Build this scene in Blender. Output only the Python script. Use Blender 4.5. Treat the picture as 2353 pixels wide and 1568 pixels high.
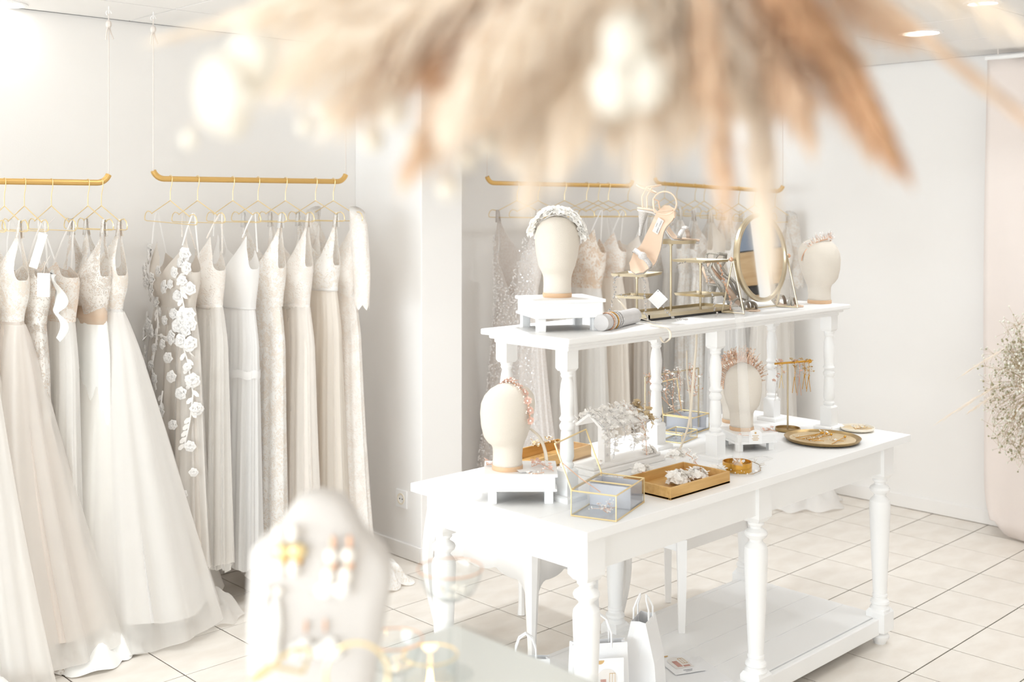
import bpy, math, random
from mathutils import Vector, Matrix
PI = math.pi
sc = bpy.context.scene
COL = sc.collection
for o in list(bpy.data.objects):
    bpy.data.objects.remove(o)

# ---------------------------------------------------------------- camera
H = 1.63                       # eye height (m)
F, U0, V0 = 2596.0, 1176.5, 465.0   # focal length in px, principal point / horizon
ANG = math.radians(45.9)       # viewing direction measured from the room's x axis
FW = Vector((math.cos(ANG), math.sin(ANG), 0)); RT = Vector((math.sin(ANG), -math.cos(ANG), 0))
cam = bpy.data.cameras.new('camera'); camo = bpy.data.objects.new('camera', cam); COL.objects.link(camo)
camo.location = (0, 0, H); camo.rotation_euler = (PI/2, 0, ANG - PI/2)
cam.sensor_width = 36.0; cam.lens = F/2353.0*36.0; cam.shift_y = -(784.0 - V0)/2353.0
cam.clip_start = 0.05
cam.dof.use_dof = True; cam.dof.focus_distance = 3.9; cam.dof.aperture_fstop = 2.9
sc.camera = camo

# ---------------------------------------------------------------- light
world = bpy.data.worlds.new('world'); sc.world = world; world.use_nodes = True
world.node_tree.nodes['Background'].inputs[0].default_value = (0.92, 0.96, 1.0, 1)
world.node_tree.nodes['Background'].inputs[1].default_value = 1.0
def area(name, loc, rot, sx, sy, power, col=(1, 1, 1)):
    l = bpy.data.lights.new(name, 'AREA'); l.shape = 'RECTANGLE'; l.size = sx; l.size_y = sy; l.energy = power; l.color = col
    o = bpy.data.objects.new(name, l); COL.objects.link(o); o.location = loc; o.rotation_euler = rot; return o
# daylight through the shop window behind the photographer (wall at x = -6)
area('window_daylight', (-5.9, 1.5, 1.25), (0, -PI/2, 0), 2.1, 5.4, 300, (0.835, 0.93, 1.0))
sc.view_settings.view_transform = 'Standard'; sc.view_settings.look = 'None'
sc.view_settings.exposure = 0.16; sc.view_settings.gamma = 1.0; sc.view_settings.use_curve_mapping = False
try:
    sc.cycles.max_bounces = 14; sc.cycles.diffuse_bounces = 10; sc.cycles.glossy_bounces = 4; sc.cycles.transparent_max_bounces = 14
    sc.cycles.transmission_bounces = 6; sc.cycles.caustics_reflective = False; sc.cycles.caustics_refractive = False
    sc.cycles.sample_clamp_indirect = 6
except Exception:
    pass

# ---------------------------------------------------------------- measuring helpers: a direction in the photo meets a real plane
def W(u, v, Z):
    p = FW*Z + RT*((u-U0)/F*Z); return Vector((p.x, p.y, H-(v-V0)/F*Z))
def G(u, v, h=0.0):            # on a horizontal surface of height h
    p = W(u, v, F*(H-h)/(v-V0)); p.z = h; return p
def PY(u, y, v=V0):            # on a wall-parallel plane y = const
    t = (u-U0)/F; return W(u, v, y/(FW.y+RT.y*t))
def PX(u, x, v=V0):
    t = (u-U0)/F; return W(u, v, x/(FW.x+RT.x*t))

# ---------------------------------------------------------------- mesh helpers
class MB:
    def __init__(s): s.v = []; s.f = []; s.M = Matrix()
    def add(s, vs, fs):
        b = len(s.v); s.v += [tuple(s.M @ Vector(p)) for p in vs]; s.f += [tuple(b+i for i in q) for q in fs]
    def box(s, c, d, rz=0):
        x, y, z = d[0]/2, d[1]/2, d[2]/2; ca, sa = math.cos(rz), math.sin(rz)
        vs = [(c[0]+a*ca-b*sa, c[1]+a*sa+b*ca, c[2]+e) for a, b, e in ((-x,-y,-z),(x,-y,-z),(x,y,-z),(-x,y,-z),(-x,-y,z),(x,-y,z),(x,y,z),(-x,y,z))]
        s.add(vs, [(0,3,2,1),(4,5,6,7),(0,1,5,4),(1,2,6,5),(2,3,7,6),(3,0,4,7)]); return s
    def loft(s, rings, closed=True, c0=False, c1=False):
        n = len(rings[0]); vs = [p for r in rings for p in r]; fs = []
        for i in range(len(rings)-1):
            for j in range(n if closed else n-1):
                k = (j+1) % n; fs.append((i*n+j, i*n+k, (i+1)*n+k, (i+1)*n+j))
        if c0: fs.append(tuple(range(n-1, -1, -1)))
        if c1: fs.append(tuple((len(rings)-1)*n+j for j in range(n)))
        s.add(vs, fs); return s
    def lathe(s, prof, c=(0,0,0), n=24, sq=None):
        rings = [[(c[0]+r*math.cos(2*PI*j/n), c[1]+r*math.sin(2*PI*j/n), c[2]+z) for j in range(n)] for r, z in prof]
        return s.loft(rings, True, True, True)
    def tube(s, pts, r, n=6, closed=False):
        pts = [Vector(p) for p in pts]; m = len(pts); rings = []; up = None
        for i, p in enumerate(pts):
            a = pts[i-1] if (i > 0 or closed) else p; b = pts[(i+1) % m] if (i < m-1 or closed) else p
            t = (b-a)
            if t.length < 1e-9: t = Vector((0,0,1))
            t.normalize()
            if up is None: up = Vector((0,0,1)) if abs(t.z) < .9 else Vector((1,0,0))
            sd = t.cross(up)
            if sd.length < 1e-6: sd = t.cross(Vector((1,.3,.2)))
            sd.normalize(); up = sd.cross(t).normalized()
            rr = r[i] if isinstance(r, (list, tuple)) else r
            rings.append([tuple(p+sd*(rr*math.cos(2*PI*j/n))+up*(rr*math.sin(2*PI*j/n))) for j in range(n)])
        if closed: rings.append(rings[0])
        return s.loft(rings, True, not closed, not closed)
    def ball(s, c, r, n=8, m=5, sc_=(1,1,1)):
        rings = []
        for i in range(m+1):
            a = PI*i/m; q = max(math.sin(a), .02)
            rings.append([(c[0]+r*sc_[0]*q*math.cos(2*PI*j/n), c[1]+r*sc_[1]*q*math.sin(2*PI*j/n), c[2]+r*sc_[2]*math.cos(a)) for j in range(n)])
        return s.loft(rings, True, True, True)
    def bead(s, c, r):          # octahedron-like crystal
        x, y, z = c; s.add([(x+r,y,z),(x,y+r,z),(x-r,y,z),(x,y-r,z),(x,y,z+r),(x,y,z-r)], [(0,1,4),(1,2,4),(2,3,4),(3,0,4),(1,0,5),(2,1,5),(3,2,5),(0,3,5)]); return s
    def strip(s, pts, wv):      # ribbon: points and half-width vectors
        a = [tuple(Vector(p)-Vector(w)) for p, w in zip(pts, wv)]; b = [tuple(Vector(p)+Vector(w)) for p, w in zip(pts, wv)]
        return s.loft([a, b], False)
    def petal(s, c, d, nrm, L, Wd, cup=.3):   # leaf/petal with a fold, from c along d
        c = Vector(c); d = Vector(d).normalized(); n = Vector(nrm); sd = d.cross(n)
        if sd.length < 1e-5: sd = d.cross(Vector((.3,.5,.8)))
        sd.normalize(); n = sd.cross(d).normalized()
        s.add([tuple(c), tuple(c+d*L*.4+sd*Wd*.46+n*Wd*cup), tuple(c+d*L*.8+sd*Wd*.4+n*Wd*cup), tuple(c+d*L), tuple(c+d*L*.8-sd*Wd*.4+n*Wd*cup), tuple(c+d*L*.4-sd*Wd*.46+n*Wd*cup), tuple(c+d*L*.55)], [(0,1,6),(1,2,6),(2,3,6),(3,4,6),(4,5,6),(5,0,6)]); return s
    def flower(s, c, nrm, r, rnd, k=5):
        n = Vector(nrm).normalized(); a = n.cross(Vector((.31,.77,.55))).normalized(); b = n.cross(a); ph = rnd.random()*6
        for i in range(k):
            t = ph+2*PI*i/k; d = a*math.cos(t)+b*math.sin(t)+n*.25
            s.petal(c, d, n, r*(.85+.3*rnd.random()), r*.95, .2)
        return s
    def build(s, name, mat, parent=None, smooth=True, bevel=0, solid=0, sharp=38):
        me = bpy.data.meshes.new(name); me.from_pydata(s.v, [], s.f); me.update()
        if smooth:
            me.polygons.foreach_set('use_smooth', [True]*len(me.polygons))
            try: me.set_sharp_from_angle(angle=math.radians(sharp))
            except Exception: pass
        o = bpy.data.objects.new(name, me); COL.objects.link(o); me.materials.append(M[mat])
        if parent: o.parent = parent
        if bevel:
            b = o.modifiers.new('bevel', 'BEVEL'); b.width = bevel; b.segments = 2; b.limit_method = 'ANGLE'; b.angle_limit = math.radians(50)
        if solid:
            b = o.modifiers.new('solid', 'SOLIDIFY'); b.thickness = solid; b.offset = 0
        return o
def tag(o, label=None, cat=None, group=None, kind=None):
    if label: o['label'] = label
    if cat: o['category'] = cat
    if group: o['group'] = group
    if kind: o['kind'] = kind
    return o
def thing(name, label, cat, loc=(0,0,0), rz=0, group=None):
    o = bpy.data.objects.new(name, None); COL.objects.link(o); o.location = loc; o.rotation_euler = (0, 0, rz); o.empty_display_size = .05
    return tag(o, label, cat, group)
def copy_tree(o, parent=None):
    kids = list(o.children); c = o.copy(); COL.objects.link(c); c.parent = parent
    for k in kids: copy_tree(k, c)
    return c
def lerp(a, b, t): return a+(b-a)*t
def interp(keys, z):
    if z >= keys[0][0]: return keys[0][1]
    for (z0, a), (z1, b) in zip(keys, keys[1:]):
        if z >= z1:
            t = (z0-z)/(z0-z1); t = t*t*(3-2*t); return lerp(a, b, t)
    return keys[-1][1]

# ---------------------------------------------------------------- materials
M = {}
def srgb(c):
    return tuple(((x/255)/12.92 if x/255 <= .04045 else ((x/255+.055)/1.055)**2.4) for x in c)+(1,)
def mat(name, col, rough=.5, metal=0, noise=0, nscale=8, bump=0, bscale=60, trans=0, transp=0, spec=.5, alt=None, sheen=0, stretch=None, coat=0):
    m = bpy.data.materials.new(name); M[name] = m; m.use_nodes = True; nt = m.node_tree; N = nt.nodes; L = nt.links
    b = N['Principled BSDF']; c = srgb(col); b.inputs['Base Color'].default_value = c; b.inputs['Roughness'].default_value = rough
    b.inputs['Metallic'].default_value = metal; b.inputs['Specular IOR Level'].default_value = spec
    if coat: b.inputs['Coat Weight'].default_value = coat
    tc = N.new('ShaderNodeTexCoord'); co = tc.outputs['Object']
    if stretch:
        mp = N.new('ShaderNodeMapping'); mp.inputs['Scale'].default_value = stretch; L.new(co, mp.inputs[0]); co = mp.outputs[0]
    colout = None
    if noise or alt:
        nz = N.new('ShaderNodeTexNoise'); nz.inputs['Scale'].default_value = nscale; nz.inputs['Detail'].default_value = 4; L.new(co, nz.inputs['Vector'])
        mx = N.new('ShaderNodeMix'); mx.data_type = 'RGBA'; a2 = srgb(alt) if alt else tuple(max(0, x*(1-noise)) for x in c[:3])+(1,)
        rp = N.new('ShaderNodeMapRange'); rp.inputs[1].default_value = .35; rp.inputs[2].default_value = .68; L.new(nz.outputs['Fac'], rp.inputs[0])
        mx.inputs[6].default_value = c; mx.inputs[7].default_value = a2; L.new(rp.outputs[0], mx.inputs[0]); L.new(mx.outputs[2], b.inputs['Base Color']); colout = mx.outputs[2]
    if bump:
        n2 = N.new('ShaderNodeTexNoise'); n2.inputs['Scale'].default_value = bscale; n2.inputs['Detail'].default_value = 3; L.new(co, n2.inputs['Vector'])
        bp = N.new('ShaderNodeBump'); bp.inputs['Strength'].default_value = bump; bp.inputs['Distance'].default_value = .004; L.new(n2.outputs['Fac'], bp.inputs['Height']); L.new(bp.outputs[0], b.inputs['Normal'])
    out = N['Material Output']; cur = b.outputs[0]
    if trans:
        t = N.new('ShaderNodeBsdfTranslucent'); t.inputs[0].default_value = c
        if colout: L.new(colout, t.inputs[0])
        mx = N.new('ShaderNodeMixShader'); mx.inputs[0].default_value = trans; L.new(cur, mx.inputs[1]); L.new(t.outputs[0], mx.inputs[2]); cur = mx.outputs[0]
    if transp:
        t = N.new('ShaderNodeBsdfTransparent'); mx = N.new('ShaderNodeMixShader'); mx.inputs[0].default_value = transp
        L.new(cur, mx.inputs[1]); L.new(t.outputs[0], mx.inputs[2]); cur = mx.outputs[0]
    L.new(cur, out.inputs[0]); m.diffuse_color = c
    return m
def glass(name, tint=(252,253,253), refl=1.0):
    m = bpy.data.materials.new(name); M[name] = m; m.use_nodes = True; nt = m.node_tree; N = nt.nodes; L = nt.links
    N.remove(N['Principled BSDF']); t = N.new('ShaderNodeBsdfTransparent'); t.inputs[0].default_value = srgb(tint)
    g = N.new('ShaderNodeBsdfGlossy'); g.inputs['Roughness'].default_value = .03; lw = N.new('ShaderNodeLayerWeight'); pw = N.new('ShaderNodeMath'); pw.operation = 'POWER'; pw.inputs[1].default_value = 5.0; L.new(lw.outputs['Facing'], pw.inputs[0]); lw.inputs['Blend'].default_value = .5
    fr = N.new('ShaderNodeMath'); fr.operation = 'MULTIPLY_ADD'; fr.inputs[1].default_value = .9; fr.inputs[2].default_value = .035; L.new(pw.outputs[0], fr.inputs[0])
    mx = N.new('ShaderNodeMixShader'); L.new(fr.outputs[0], mx.inputs[0]); L.new(t.outputs[0], mx.inputs[1]); L.new(g.outputs[0], mx.inputs[2]); L.new(mx.outputs[0], N['Material Output'].inputs[0])
def emit(name, col, st):
    m = bpy.data.materials.new(name); M[name] = m; m.use_nodes = True; N = m.node_tree.nodes; b = N['Principled BSDF']
    b.inputs['Base Color'].default_value = srgb(col); b.inputs['Emission Color'].default_value = srgb(col); b.inputs['Emission Strength'].default_value = st
def lace(name, base, top, scale=70, trans=.25, transp=0, thr=(.42,.55), bump=.5):
    """floral lace: warped cell pattern of pale thread over a tinted ground"""
    m = bpy.data.materials.new(name); M[name] = m; m.use_nodes = True; nt = m.node_tree; N = nt.nodes; L = nt.links; b = N['Principled BSDF']
    tc = N.new('ShaderNodeTexCoord'); nz = N.new('ShaderNodeTexNoise'); nz.inputs['Scale'].default_value = scale*.35; nz.inputs['Detail'].default_value = 2; L.new(tc.outputs['Object'], nz.inputs['Vector'])
    mx = N.new('ShaderNodeVectorMath'); mx.operation = 'MULTIPLY_ADD'; L.new(nz.outputs['Color'], mx.inputs[0]); mx.inputs[1].default_value = (.09,.09,.09); L.new(tc.outputs['Object'], mx.inputs[2])
    vo = N.new('ShaderNodeTexVoronoi'); vo.feature = 'DISTANCE_TO_EDGE'; vo.inputs['Scale'].default_value = scale; L.new(mx.outputs[0], vo.inputs['Vector'])
    n2 = N.new('ShaderNodeTexNoise'); n2.inputs['Scale'].default_value = scale*.25; n2.inputs['Detail'].default_value = 5; L.new(mx.outputs[0], n2.inputs['Vector'])
    ad = N.new('ShaderNodeMath'); ad.operation = 'SUBTRACT'; L.new(n2.outputs['Fac'], ad.inputs[0]); L.new(vo.outputs['Distance'], ad.inputs[1])
    rp = N.new('ShaderNodeMapRange'); rp.inputs[1].default_value = thr[0]-.18; rp.inputs[2].default_value = thr[1]-.1; L.new(ad.outputs[0], rp.inputs[0])
    cm = N.new('ShaderNodeMix'); cm.data_type = 'RGBA'; cm.inputs[6].default_value = srgb(base); cm.inputs[7].default_value = srgb(top); L.new(rp.outputs[0], cm.inputs[0]); L.new(cm.outputs[2], b.inputs['Base Color'])
    b.inputs['Roughness'].default_value = .75; bp = N.new('ShaderNodeBump'); bp.inputs['Strength'].default_value = bump; bp.inputs['Distance'].default_value = .003; L.new(rp.outputs[0], bp.inputs['Height']); L.new(bp.outputs[0], b.inputs['Normal'])
    t = N.new('ShaderNodeBsdfTranslucent'); L.new(cm.outputs[2], t.inputs[0]); ms = N.new('ShaderNodeMixShader'); ms.inputs[0].default_value = trans; L.new(b.outputs[0], ms.inputs[1]); L.new(t.outputs[0], ms.inputs[2]); cur = ms.outputs[0]
    if transp:
        tr = N.new('ShaderNodeBsdfTransparent'); iv = N.new('ShaderNodeMath'); iv.operation = 'MULTIPLY_ADD'; L.new(rp.outputs[0], iv.inputs[0]); iv.inputs[1].default_value = -transp; iv.inputs[2].default_value = transp
        m2 = N.new('ShaderNodeMixShader'); L.new(iv.outputs[0], m2.inputs[0]); L.new(cur, m2.inputs[1]); L.new(tr.outputs[0], m2.inputs[2]); cur = m2.outputs[0]
    L.new(cur, N['Material Output'].inputs[0])

mat('wall', (240,238,236), .8, noise=.015, nscale=2, bump=.05, bscale=220)
mat('ceiling', (240,239,238), .85, noise=.01)
mat('gap', (150,146,142), .9, noise=.05)
mat('tile', (234,228,220), .32, alt=(224,216,206), nscale=5.5, bump=.04, bscale=40, stretch=(1,2.2,1))
mat('grout', (92,84,76), .9, noise=.2, nscale=20)
mat('white_paint', (243,243,243), .4, noise=.012, nscale=5)
mat('white_panel', (240,238,236), .45, noise=.012, nscale=5)
mat('gloss_white', (246,245,241), .25, noise=.01)
mat('gold', (226,186,116), .4, metal=.7, noise=.03)
mat('pale_gold', (240,217,164), .3, metal=.65, noise=.03)
mat('brass', (208,194,166), .3, metal=.85, noise=.06, nscale=14)
mat('dark_brass', (176,148,102), .35, metal=.8, noise=.1)
mat('bright_gold', (222,170,80), .22, metal=.9, noise=.05)
mat('rose_gold', (228,182,152), .28, metal=.6, noise=.05)
mat('silver', (228,226,226), .25, metal=.6, noise=.08, nscale=40)
mat('strass', (206,202,199), .15, metal=.45, noise=.15, nscale=200)
mat('crown_leaf', (228,206,186), .35, metal=.2, noise=.12, nscale=80)
mat('linen', (224,216,205), .9, noise=.04, nscale=3, bump=.35, bscale=420)
mat('velvet', (210,205,201), .95, noise=.02, bump=.15, bscale=300)
mat('grey_felt', (206,203,202), .95, noise=.06, nscale=30)
mat('grey_velvet', (206,207,213), .9, noise=.08, nscale=10)
mat('wood_ring', (222,186,150), .5, noise=.1, nscale=18)
mat('tray_gold', (214,174,112), .45, alt=(196,152,88), nscale=7, stretch=(1,9,9))
mat('oak', (200,170,130), .5, alt=(176,142,100), nscale=4, stretch=(1,1,9))
mat('dark', (48,44,42), .5, noise=.1)
mat('blue_grey', (132,142,158), .3, noise=.08, nscale=2)
mat('plate_gold', (226,206,170), .35, metal=.3, alt=(204,178,134), nscale=14)
mat('cream_plate', (240,232,216), .3, noise=.03)
mat('pearl', (246,240,232), .18, noise=.02, coat=.5)
mat('crystal', (248,244,242), .08, metal=.1, noise=.06, coat=.6, nscale=90)
mat('petal', (252,250,247), .6, noise=.02, nscale=40, trans=.15)
mat('pink_petal', (240,205,190), .5, noise=.12, nscale=60, trans=.2)
mat('paper', (246,246,247), .7, noise=.01, trans=.1)
mat('print_ink', (150,150,156), .7, noise=.05)
mat('print_tan', (206,172,120), .6, noise=.08)
mat('print_rose', (198,150,138), .6, noise=.15, nscale=60)
mat('print_light', (230,226,222), .6, noise=.05, nscale=30)
mat('satin_ribbon', (246,238,224), .35, noise=.02, trans=.3)
mat('sheer_ribbon', (250,249,247), .5, noise=.02, trans=.4, transp=.82)
mat('cord', (228,220,214), .9, noise=.05, nscale=60)
mat('leather', (233,206,182), .45, noise=.05, nscale=12)
mat('glitter', (238,234,232), .25, metal=.3, alt=(196,192,190), nscale=420, bump=.6, bscale=500)
mat('glitter_dark', (206,200,190), .28, metal=.4, alt=(152,146,136), nscale=420, bump=.6, bscale=500)
mat('mirror', (236,238,240), .02, metal=1.0, noise=.005)
mat('wax', (250,240,226), .5, noise=.02, trans=.3)
glass('glass'); glass('glass_cool', (249,250,251))
emit('lamp', (255,250,242), 9.0); emit('flame', (255,205,130), 14.0)
# gown cloths
mat('ivory_tulle', (248,246,243), .85, noise=.03, nscale=5, trans=.45, stretch=(6,6,.4))
mat('white_tulle', (250,249,248), .85, noise=.02, nscale=5, trans=.45, stretch=(6,6,.4))
mat('blush_tulle', (247,239,232), .85, noise=.04, nscale=5, trans=.45, stretch=(6,6,.4))
mat('cream_tulle', (250,244,236), .85, noise=.05, nscale=5, trans=.45, stretch=(6,6,.4))
mat('taupe_tulle', (230,223,215), .9, noise=.07, nscale=6, trans=.3, stretch=(6,6,.4))
mat('sheer', (246,243,239), .8, noise=.02, trans=.35, transp=.42)
mat('sheer_nude', (238,218,198), .85, noise=.05, trans=.35, transp=.25)
mat('satin', (250,250,248), .28, noise=.01, nscale=3, trans=.12)
mat('champagne', (249,243,236), .7, noise=.04, trans=.3, stretch=(6,6,.4))
lace('lace_ivory', (240,231,221), (250,248,245))
lace('lace_nude', (238,222,207), (249,245,240), 80)
lace('lace_blush', (246,239,232), (250,247,243), 62)
lace('lace_fine', (241,234,225), (250,248,245), 60, thr=(.38,.5))
lace('lace_beige', (232,210,188), (249,242,234), 55, bump=.8)
lace('bead_lace', (236,224,212), (249,246,242), 85, thr=(.4,.5), bump=.8)
mat('sequin', (252,250,249), .12, metal=.12, noise=.04, nscale=300)
mat('sequin_cloth', (244,240,237), .5, alt=(234,226,220), nscale=120, bump=.6, bscale=260, trans=.2)
mat('applique', (252,250,248), .75, noise=.05, nscale=80, bump=.3, bscale=200, trans=.2)
# dried flowers
mat('pampas', (238,214,188), .95, noise=.12, nscale=30, trans=.35)
mat('pampas_pale', (250,241,229), .95, noise=.08, nscale=30, trans=.4)
mat('pampas_brown', (214,174,138), .95, noise=.2, nscale=30, trans=.25)
mat('lunaria', (248,244,236), .5, noise=.03, trans=.45)
mat('stem', (186,166,132), .8, noise=.15, nscale=40)
mat('gyp_white', (242,240,230), .8, noise=.04, trans=.2)
mat('gyp_green', (176,172,142), .85, noise=.2, nscale=30)
mat('blush_cloth', (244,235,230), .85, noise=.03, nscale=3, trans=.15)
# ================================================================ the room
X0, X1, Y0, Y1, CH = -6.0, 5.70, -2.4, 4.44, 2.375
def struct(name, mb, m, parent=None, **k):
    o = mb.build(name, m, parent, **k)
    if parent is None: o['kind'] = 'structure'
    return o
def inview(p, mg=60):
    Z = p.dot(FW); 
    if Z < .3: return None
    u = U0+F*p.dot(RT)/Z; v = V0+F*(H-p.z)/Z
    return Z if -mg < u < 2353+mg and -mg < v < 1568+mg else None
floor = struct('floor', MB().box(((X0+X1)/2, (Y0+Y1)/2, -.052), (X1-X0+.6, Y1-Y0+.6, .098)), 'grout', smooth=False)
TX, TY = .3025, .2892
tiles = []
i0 = int(math.floor((X0-3.715)/TX)); j0 = int(math.floor((Y0-1.844)/TY))
for i in range(i0, int((X1-3.715)/TX)+2):
    for j in range(j0, int((Y1-1.844)/TY)+2):
        xa, xb = max(X0, 3.715+i*TX), min(X1+.05, 3.715+(i+1)*TX); ya, yb = max(Y0, 1.844+j*TY), min(Y1+.05, 1.844+(j+1)*TY)
        if xb-xa < .03 or yb-ya < .03: continue
        tiles.append((xa, xb, ya, yb))
tile_me = MB().box((0, 0, -.003), (TX-.005, TY-.005, .006)).build('tile', 'tile', floor, bevel=.0012); first = True
rest = MB(); vis = []
for t in tiles:
    c = Vector(((t[0]+t[1])/2, (t[2]+t[3])/2, 0)); z = inview(c); vis.append((z if z else 99, t))
vis.sort(key=lambda a: a[0])
for k, (z, t) in enumerate(vis):
    full = abs(t[1]-t[0]-TX) < .001 and abs(t[3]-t[2]-TY) < .001; c = ((t[0]+t[1])/2, (t[2]+t[3])/2)
    if z < 90 and k < 280:
        if full:
            o = tile_me if first else tile_me.copy()
            if not first: COL.objects.link(o)
            first = False; o.location = (c[0], c[1], 0); o.rotation_euler.z = PI*(k % 2)
        else:
            o = MB().box((0, 0, -.003), (t[1]-t[0]-.005, t[3]-t[2]-.005, .006)).build('tile', 'tile', floor); o.location = (c[0], c[1], 0)
    else:
        rest.box((c[0], c[1], -.003), (t[1]-t[0]-.005, t[3]-t[2]-.005, .006))
o = rest.build('tile', 'tile', floor); o['kind'] = 'stuff'

# ceiling of square panels with shadow gaps
ceil = struct('ceiling', MB().box(((X0+X1)/2, (Y0+Y1)/2, CH+.07), (X1-X0+.6, Y1-Y0+.6, .1)), 'gap', smooth=False)
PXs, PYs = .6, .74
pm = MB().box((0, 0, .011), (PXs-.006, PYs-.006, .022)).build('ceiling_panel', 'ceiling', ceil, bevel=.002); first = True
xs = [2.1+PXs*k for k in range(-14, 7)]; ys = [4.04+PYs*k for k in range(-9, 2)]
for xa in xs:
    for ya in ys:
        a, b, c, d = max(xa, X0), min(xa+PXs, X1-.012), max(ya-PYs, Y0), min(ya, Y1-.012)
        if b-a < .03 or d-c < .03: continue
        if b-a > PXs-.002 and d-c > PYs-.002:
            o = pm if first else pm.copy()
            if not first: COL.objects.link(o)
            first = False
        else:
            o = MB().box((0, 0, .011), (b-a-.006, d-c-.006, .022)).build('ceiling_panel', 'ceiling', ceil)
        o.location = ((a+b)/2, (c+d)/2, CH)
# walls
struct('wall_left', MB().box(((X0+X1)/2, Y1+.06, CH/2), (X1-X0+.24, .12, CH)), 'wall', smooth=False)
struct('wall_right', MB().box((X1+.06, (Y0+Y1)/2, CH/2), (.12, Y1-Y0, CH)), 'wall', smooth=False)
struct('wall_pier', MB().box((3.372, 4.19, CH/2), (.245, .5, CH)), 'wall', smooth=False, bevel=.004)
struct('wall_near', MB().box(((X0+X1)/2, Y0-.06, CH/2), (X1-X0+.24, .12, CH)), 'wall', smooth=False)
# shop-front wall with a wide window (behind the photographer)
wf = MB(); wf.box((X0-.06, -1.8, CH/2), (.12, 1.2, CH)); wf.box((X0-.06, 4.32, CH/2), (.12, .24, CH)); wf.box((X0-.06, 1.5, .1), (.12, 5.4, .2)); wf.box((X0-.06, 1.5, 2.34), (.12, 5.4, .07))
struct('wall_front', wf, 'wall', smooth=False)
w1 = tag(thing('window_1', None, None, (X0-.06, 1.5, 0)), kind='structure')
for k in range(5): MB().box((0, -2.66+1.33*k, 1.25), (.06, .05, 2.1)).build('window_frame', 'white_panel', w1, smooth=False)
for k in range(4): MB().box((0, -1.995+1.33*k, 1.25), (.008, 1.28, 2.1)).build('pane', 'glass', w1, smooth=False)
# skirting
def base(name, a, b, c):
    struct(name, MB().box(((a[0]+b[0])/2, (a[1]+b[1])/2, .0375), (c[0], c[1], .07)), 'white_panel', smooth=False, bevel=.003)
base('baseboard_left', (X0, Y1-.006), (X1, Y1-.006), (X1-X0, .012))
base('baseboard_right', (X1-.006, Y0), (X1-.006, Y1), (.012, Y1-Y0-.03))
base('baseboard_pier', (3.2435, 4.19), (3.2435, 4.19), (.012, .5)); base('baseboard_pier_front', (3.372, 3.934), (3.372, 3.934), (.269, .012))
# socket on the pier
p = PX(925, 3.2495, 1146)
s = thing('wall_socket', 'small white round-hole power socket low on the wall pier', 'socket', (p.x, p.y, p.z))
MB().box((-.005, 0, 0), (.008, .078, .082)).build('plate', 'white_paint', s, bevel=.002)
mb = MB(); mb.M = Matrix.Rotation(-PI/2, 4, 'Y'); mb.lathe([(.026, .008), (.026, .0115), (.019, .0115), (.018, .004)], (0,0,0), 20); mb.build('socket_ring', 'cream_plate', s)
mb = MB(); mb.box((-.0095, .0095, 0), (.002, .005, .005)); mb.box((-.0095, -.0095, 0), (.002, .005, .005)); mb.build('socket_holes', 'dark', s, smooth=False)
# recessed downlights: four in the picture, the rest unseen fill lamps added to brighten the room
DL = []
for (u, v, lab) in ((2110, 75, 'large recessed round downlight above the white side wall'), (2258, 6, 'small bright downlight at the upper right corner'), (1660, 169, 'distant downlight behind the dried flowers'), (5, 8, 'white cylinder downlight at the upper left corner')):
    q = W(u, v, F*(CH-H)/(V0-v)); DL.append((q.x, q.y, .085 if u == 2110 else (.05 if u == 2258 else .07), lab, .15 if u == 5 else (1.0 if u == 1660 else 3.5)))
for x, y, e, where in ((4.25, 3.4, 3.0, 'before the glittering gown'), (2.15, 3.5, 1.8, 'before the pier gowns'), (.2, 3.3, 2.5, 'left of the counter'), (1.7, 3.1, 2.8, 'over the aisle before the left gowns'), (2.85, 2.85, 7.5, 'behind the table'), (-.8, 1.2, 3, 'behind the photographer'), (1.1, 1.9, .7, 'over the far corner of the counter'), (2.7, 1.3, 1.2, 'before the table front'), (4.3, 1.3, 1.5, 'before the backdrop'), (1.9, .0, 2.5, 'right of the counter'), (3.4, -.2, 1.5, 'over the open floor at the right'), (4.9, .0, 3, 'near the wooden cabinet'), (-2.6, 2.4, 5, 'by the shop window'), (-2.6, .2, 5, 'by the shop window corner')):
    DL.append((x, y, .07, 'added fill downlight '+where+', unseen', e))
for x, y, r, lab, en in DL:
    t = thing('downlight', lab, 'ceiling light', (x, y, CH), 0, 'ceiling downlights')
    mb = MB(); mb.lathe([(r+.02, .0), (r+.02, -.004), (r+.004, -.006), (r, -.001), (r, .0)], (0,0,0), 32); mb.build('trim_ring', 'white_paint', t)
    mb = MB(); mb.lathe([(r, -.001), (r, -.003), (.001, -.003)], (0,0,0), 32); mb.build('lens', 'lamp', t)
    l = bpy.data.lights.new('downlight_glow', 'AREA'); l.shape = 'DISK'; l.size = r*2; l.energy = en; l.spread = math.radians(125); l.color = (.90, .955, 1.0)
    lo = bpy.data.objects.new('downlight_glow', l); COL.objects.link(lo); lo.parent = t; lo.location = (0, 0, -.012)
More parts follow.
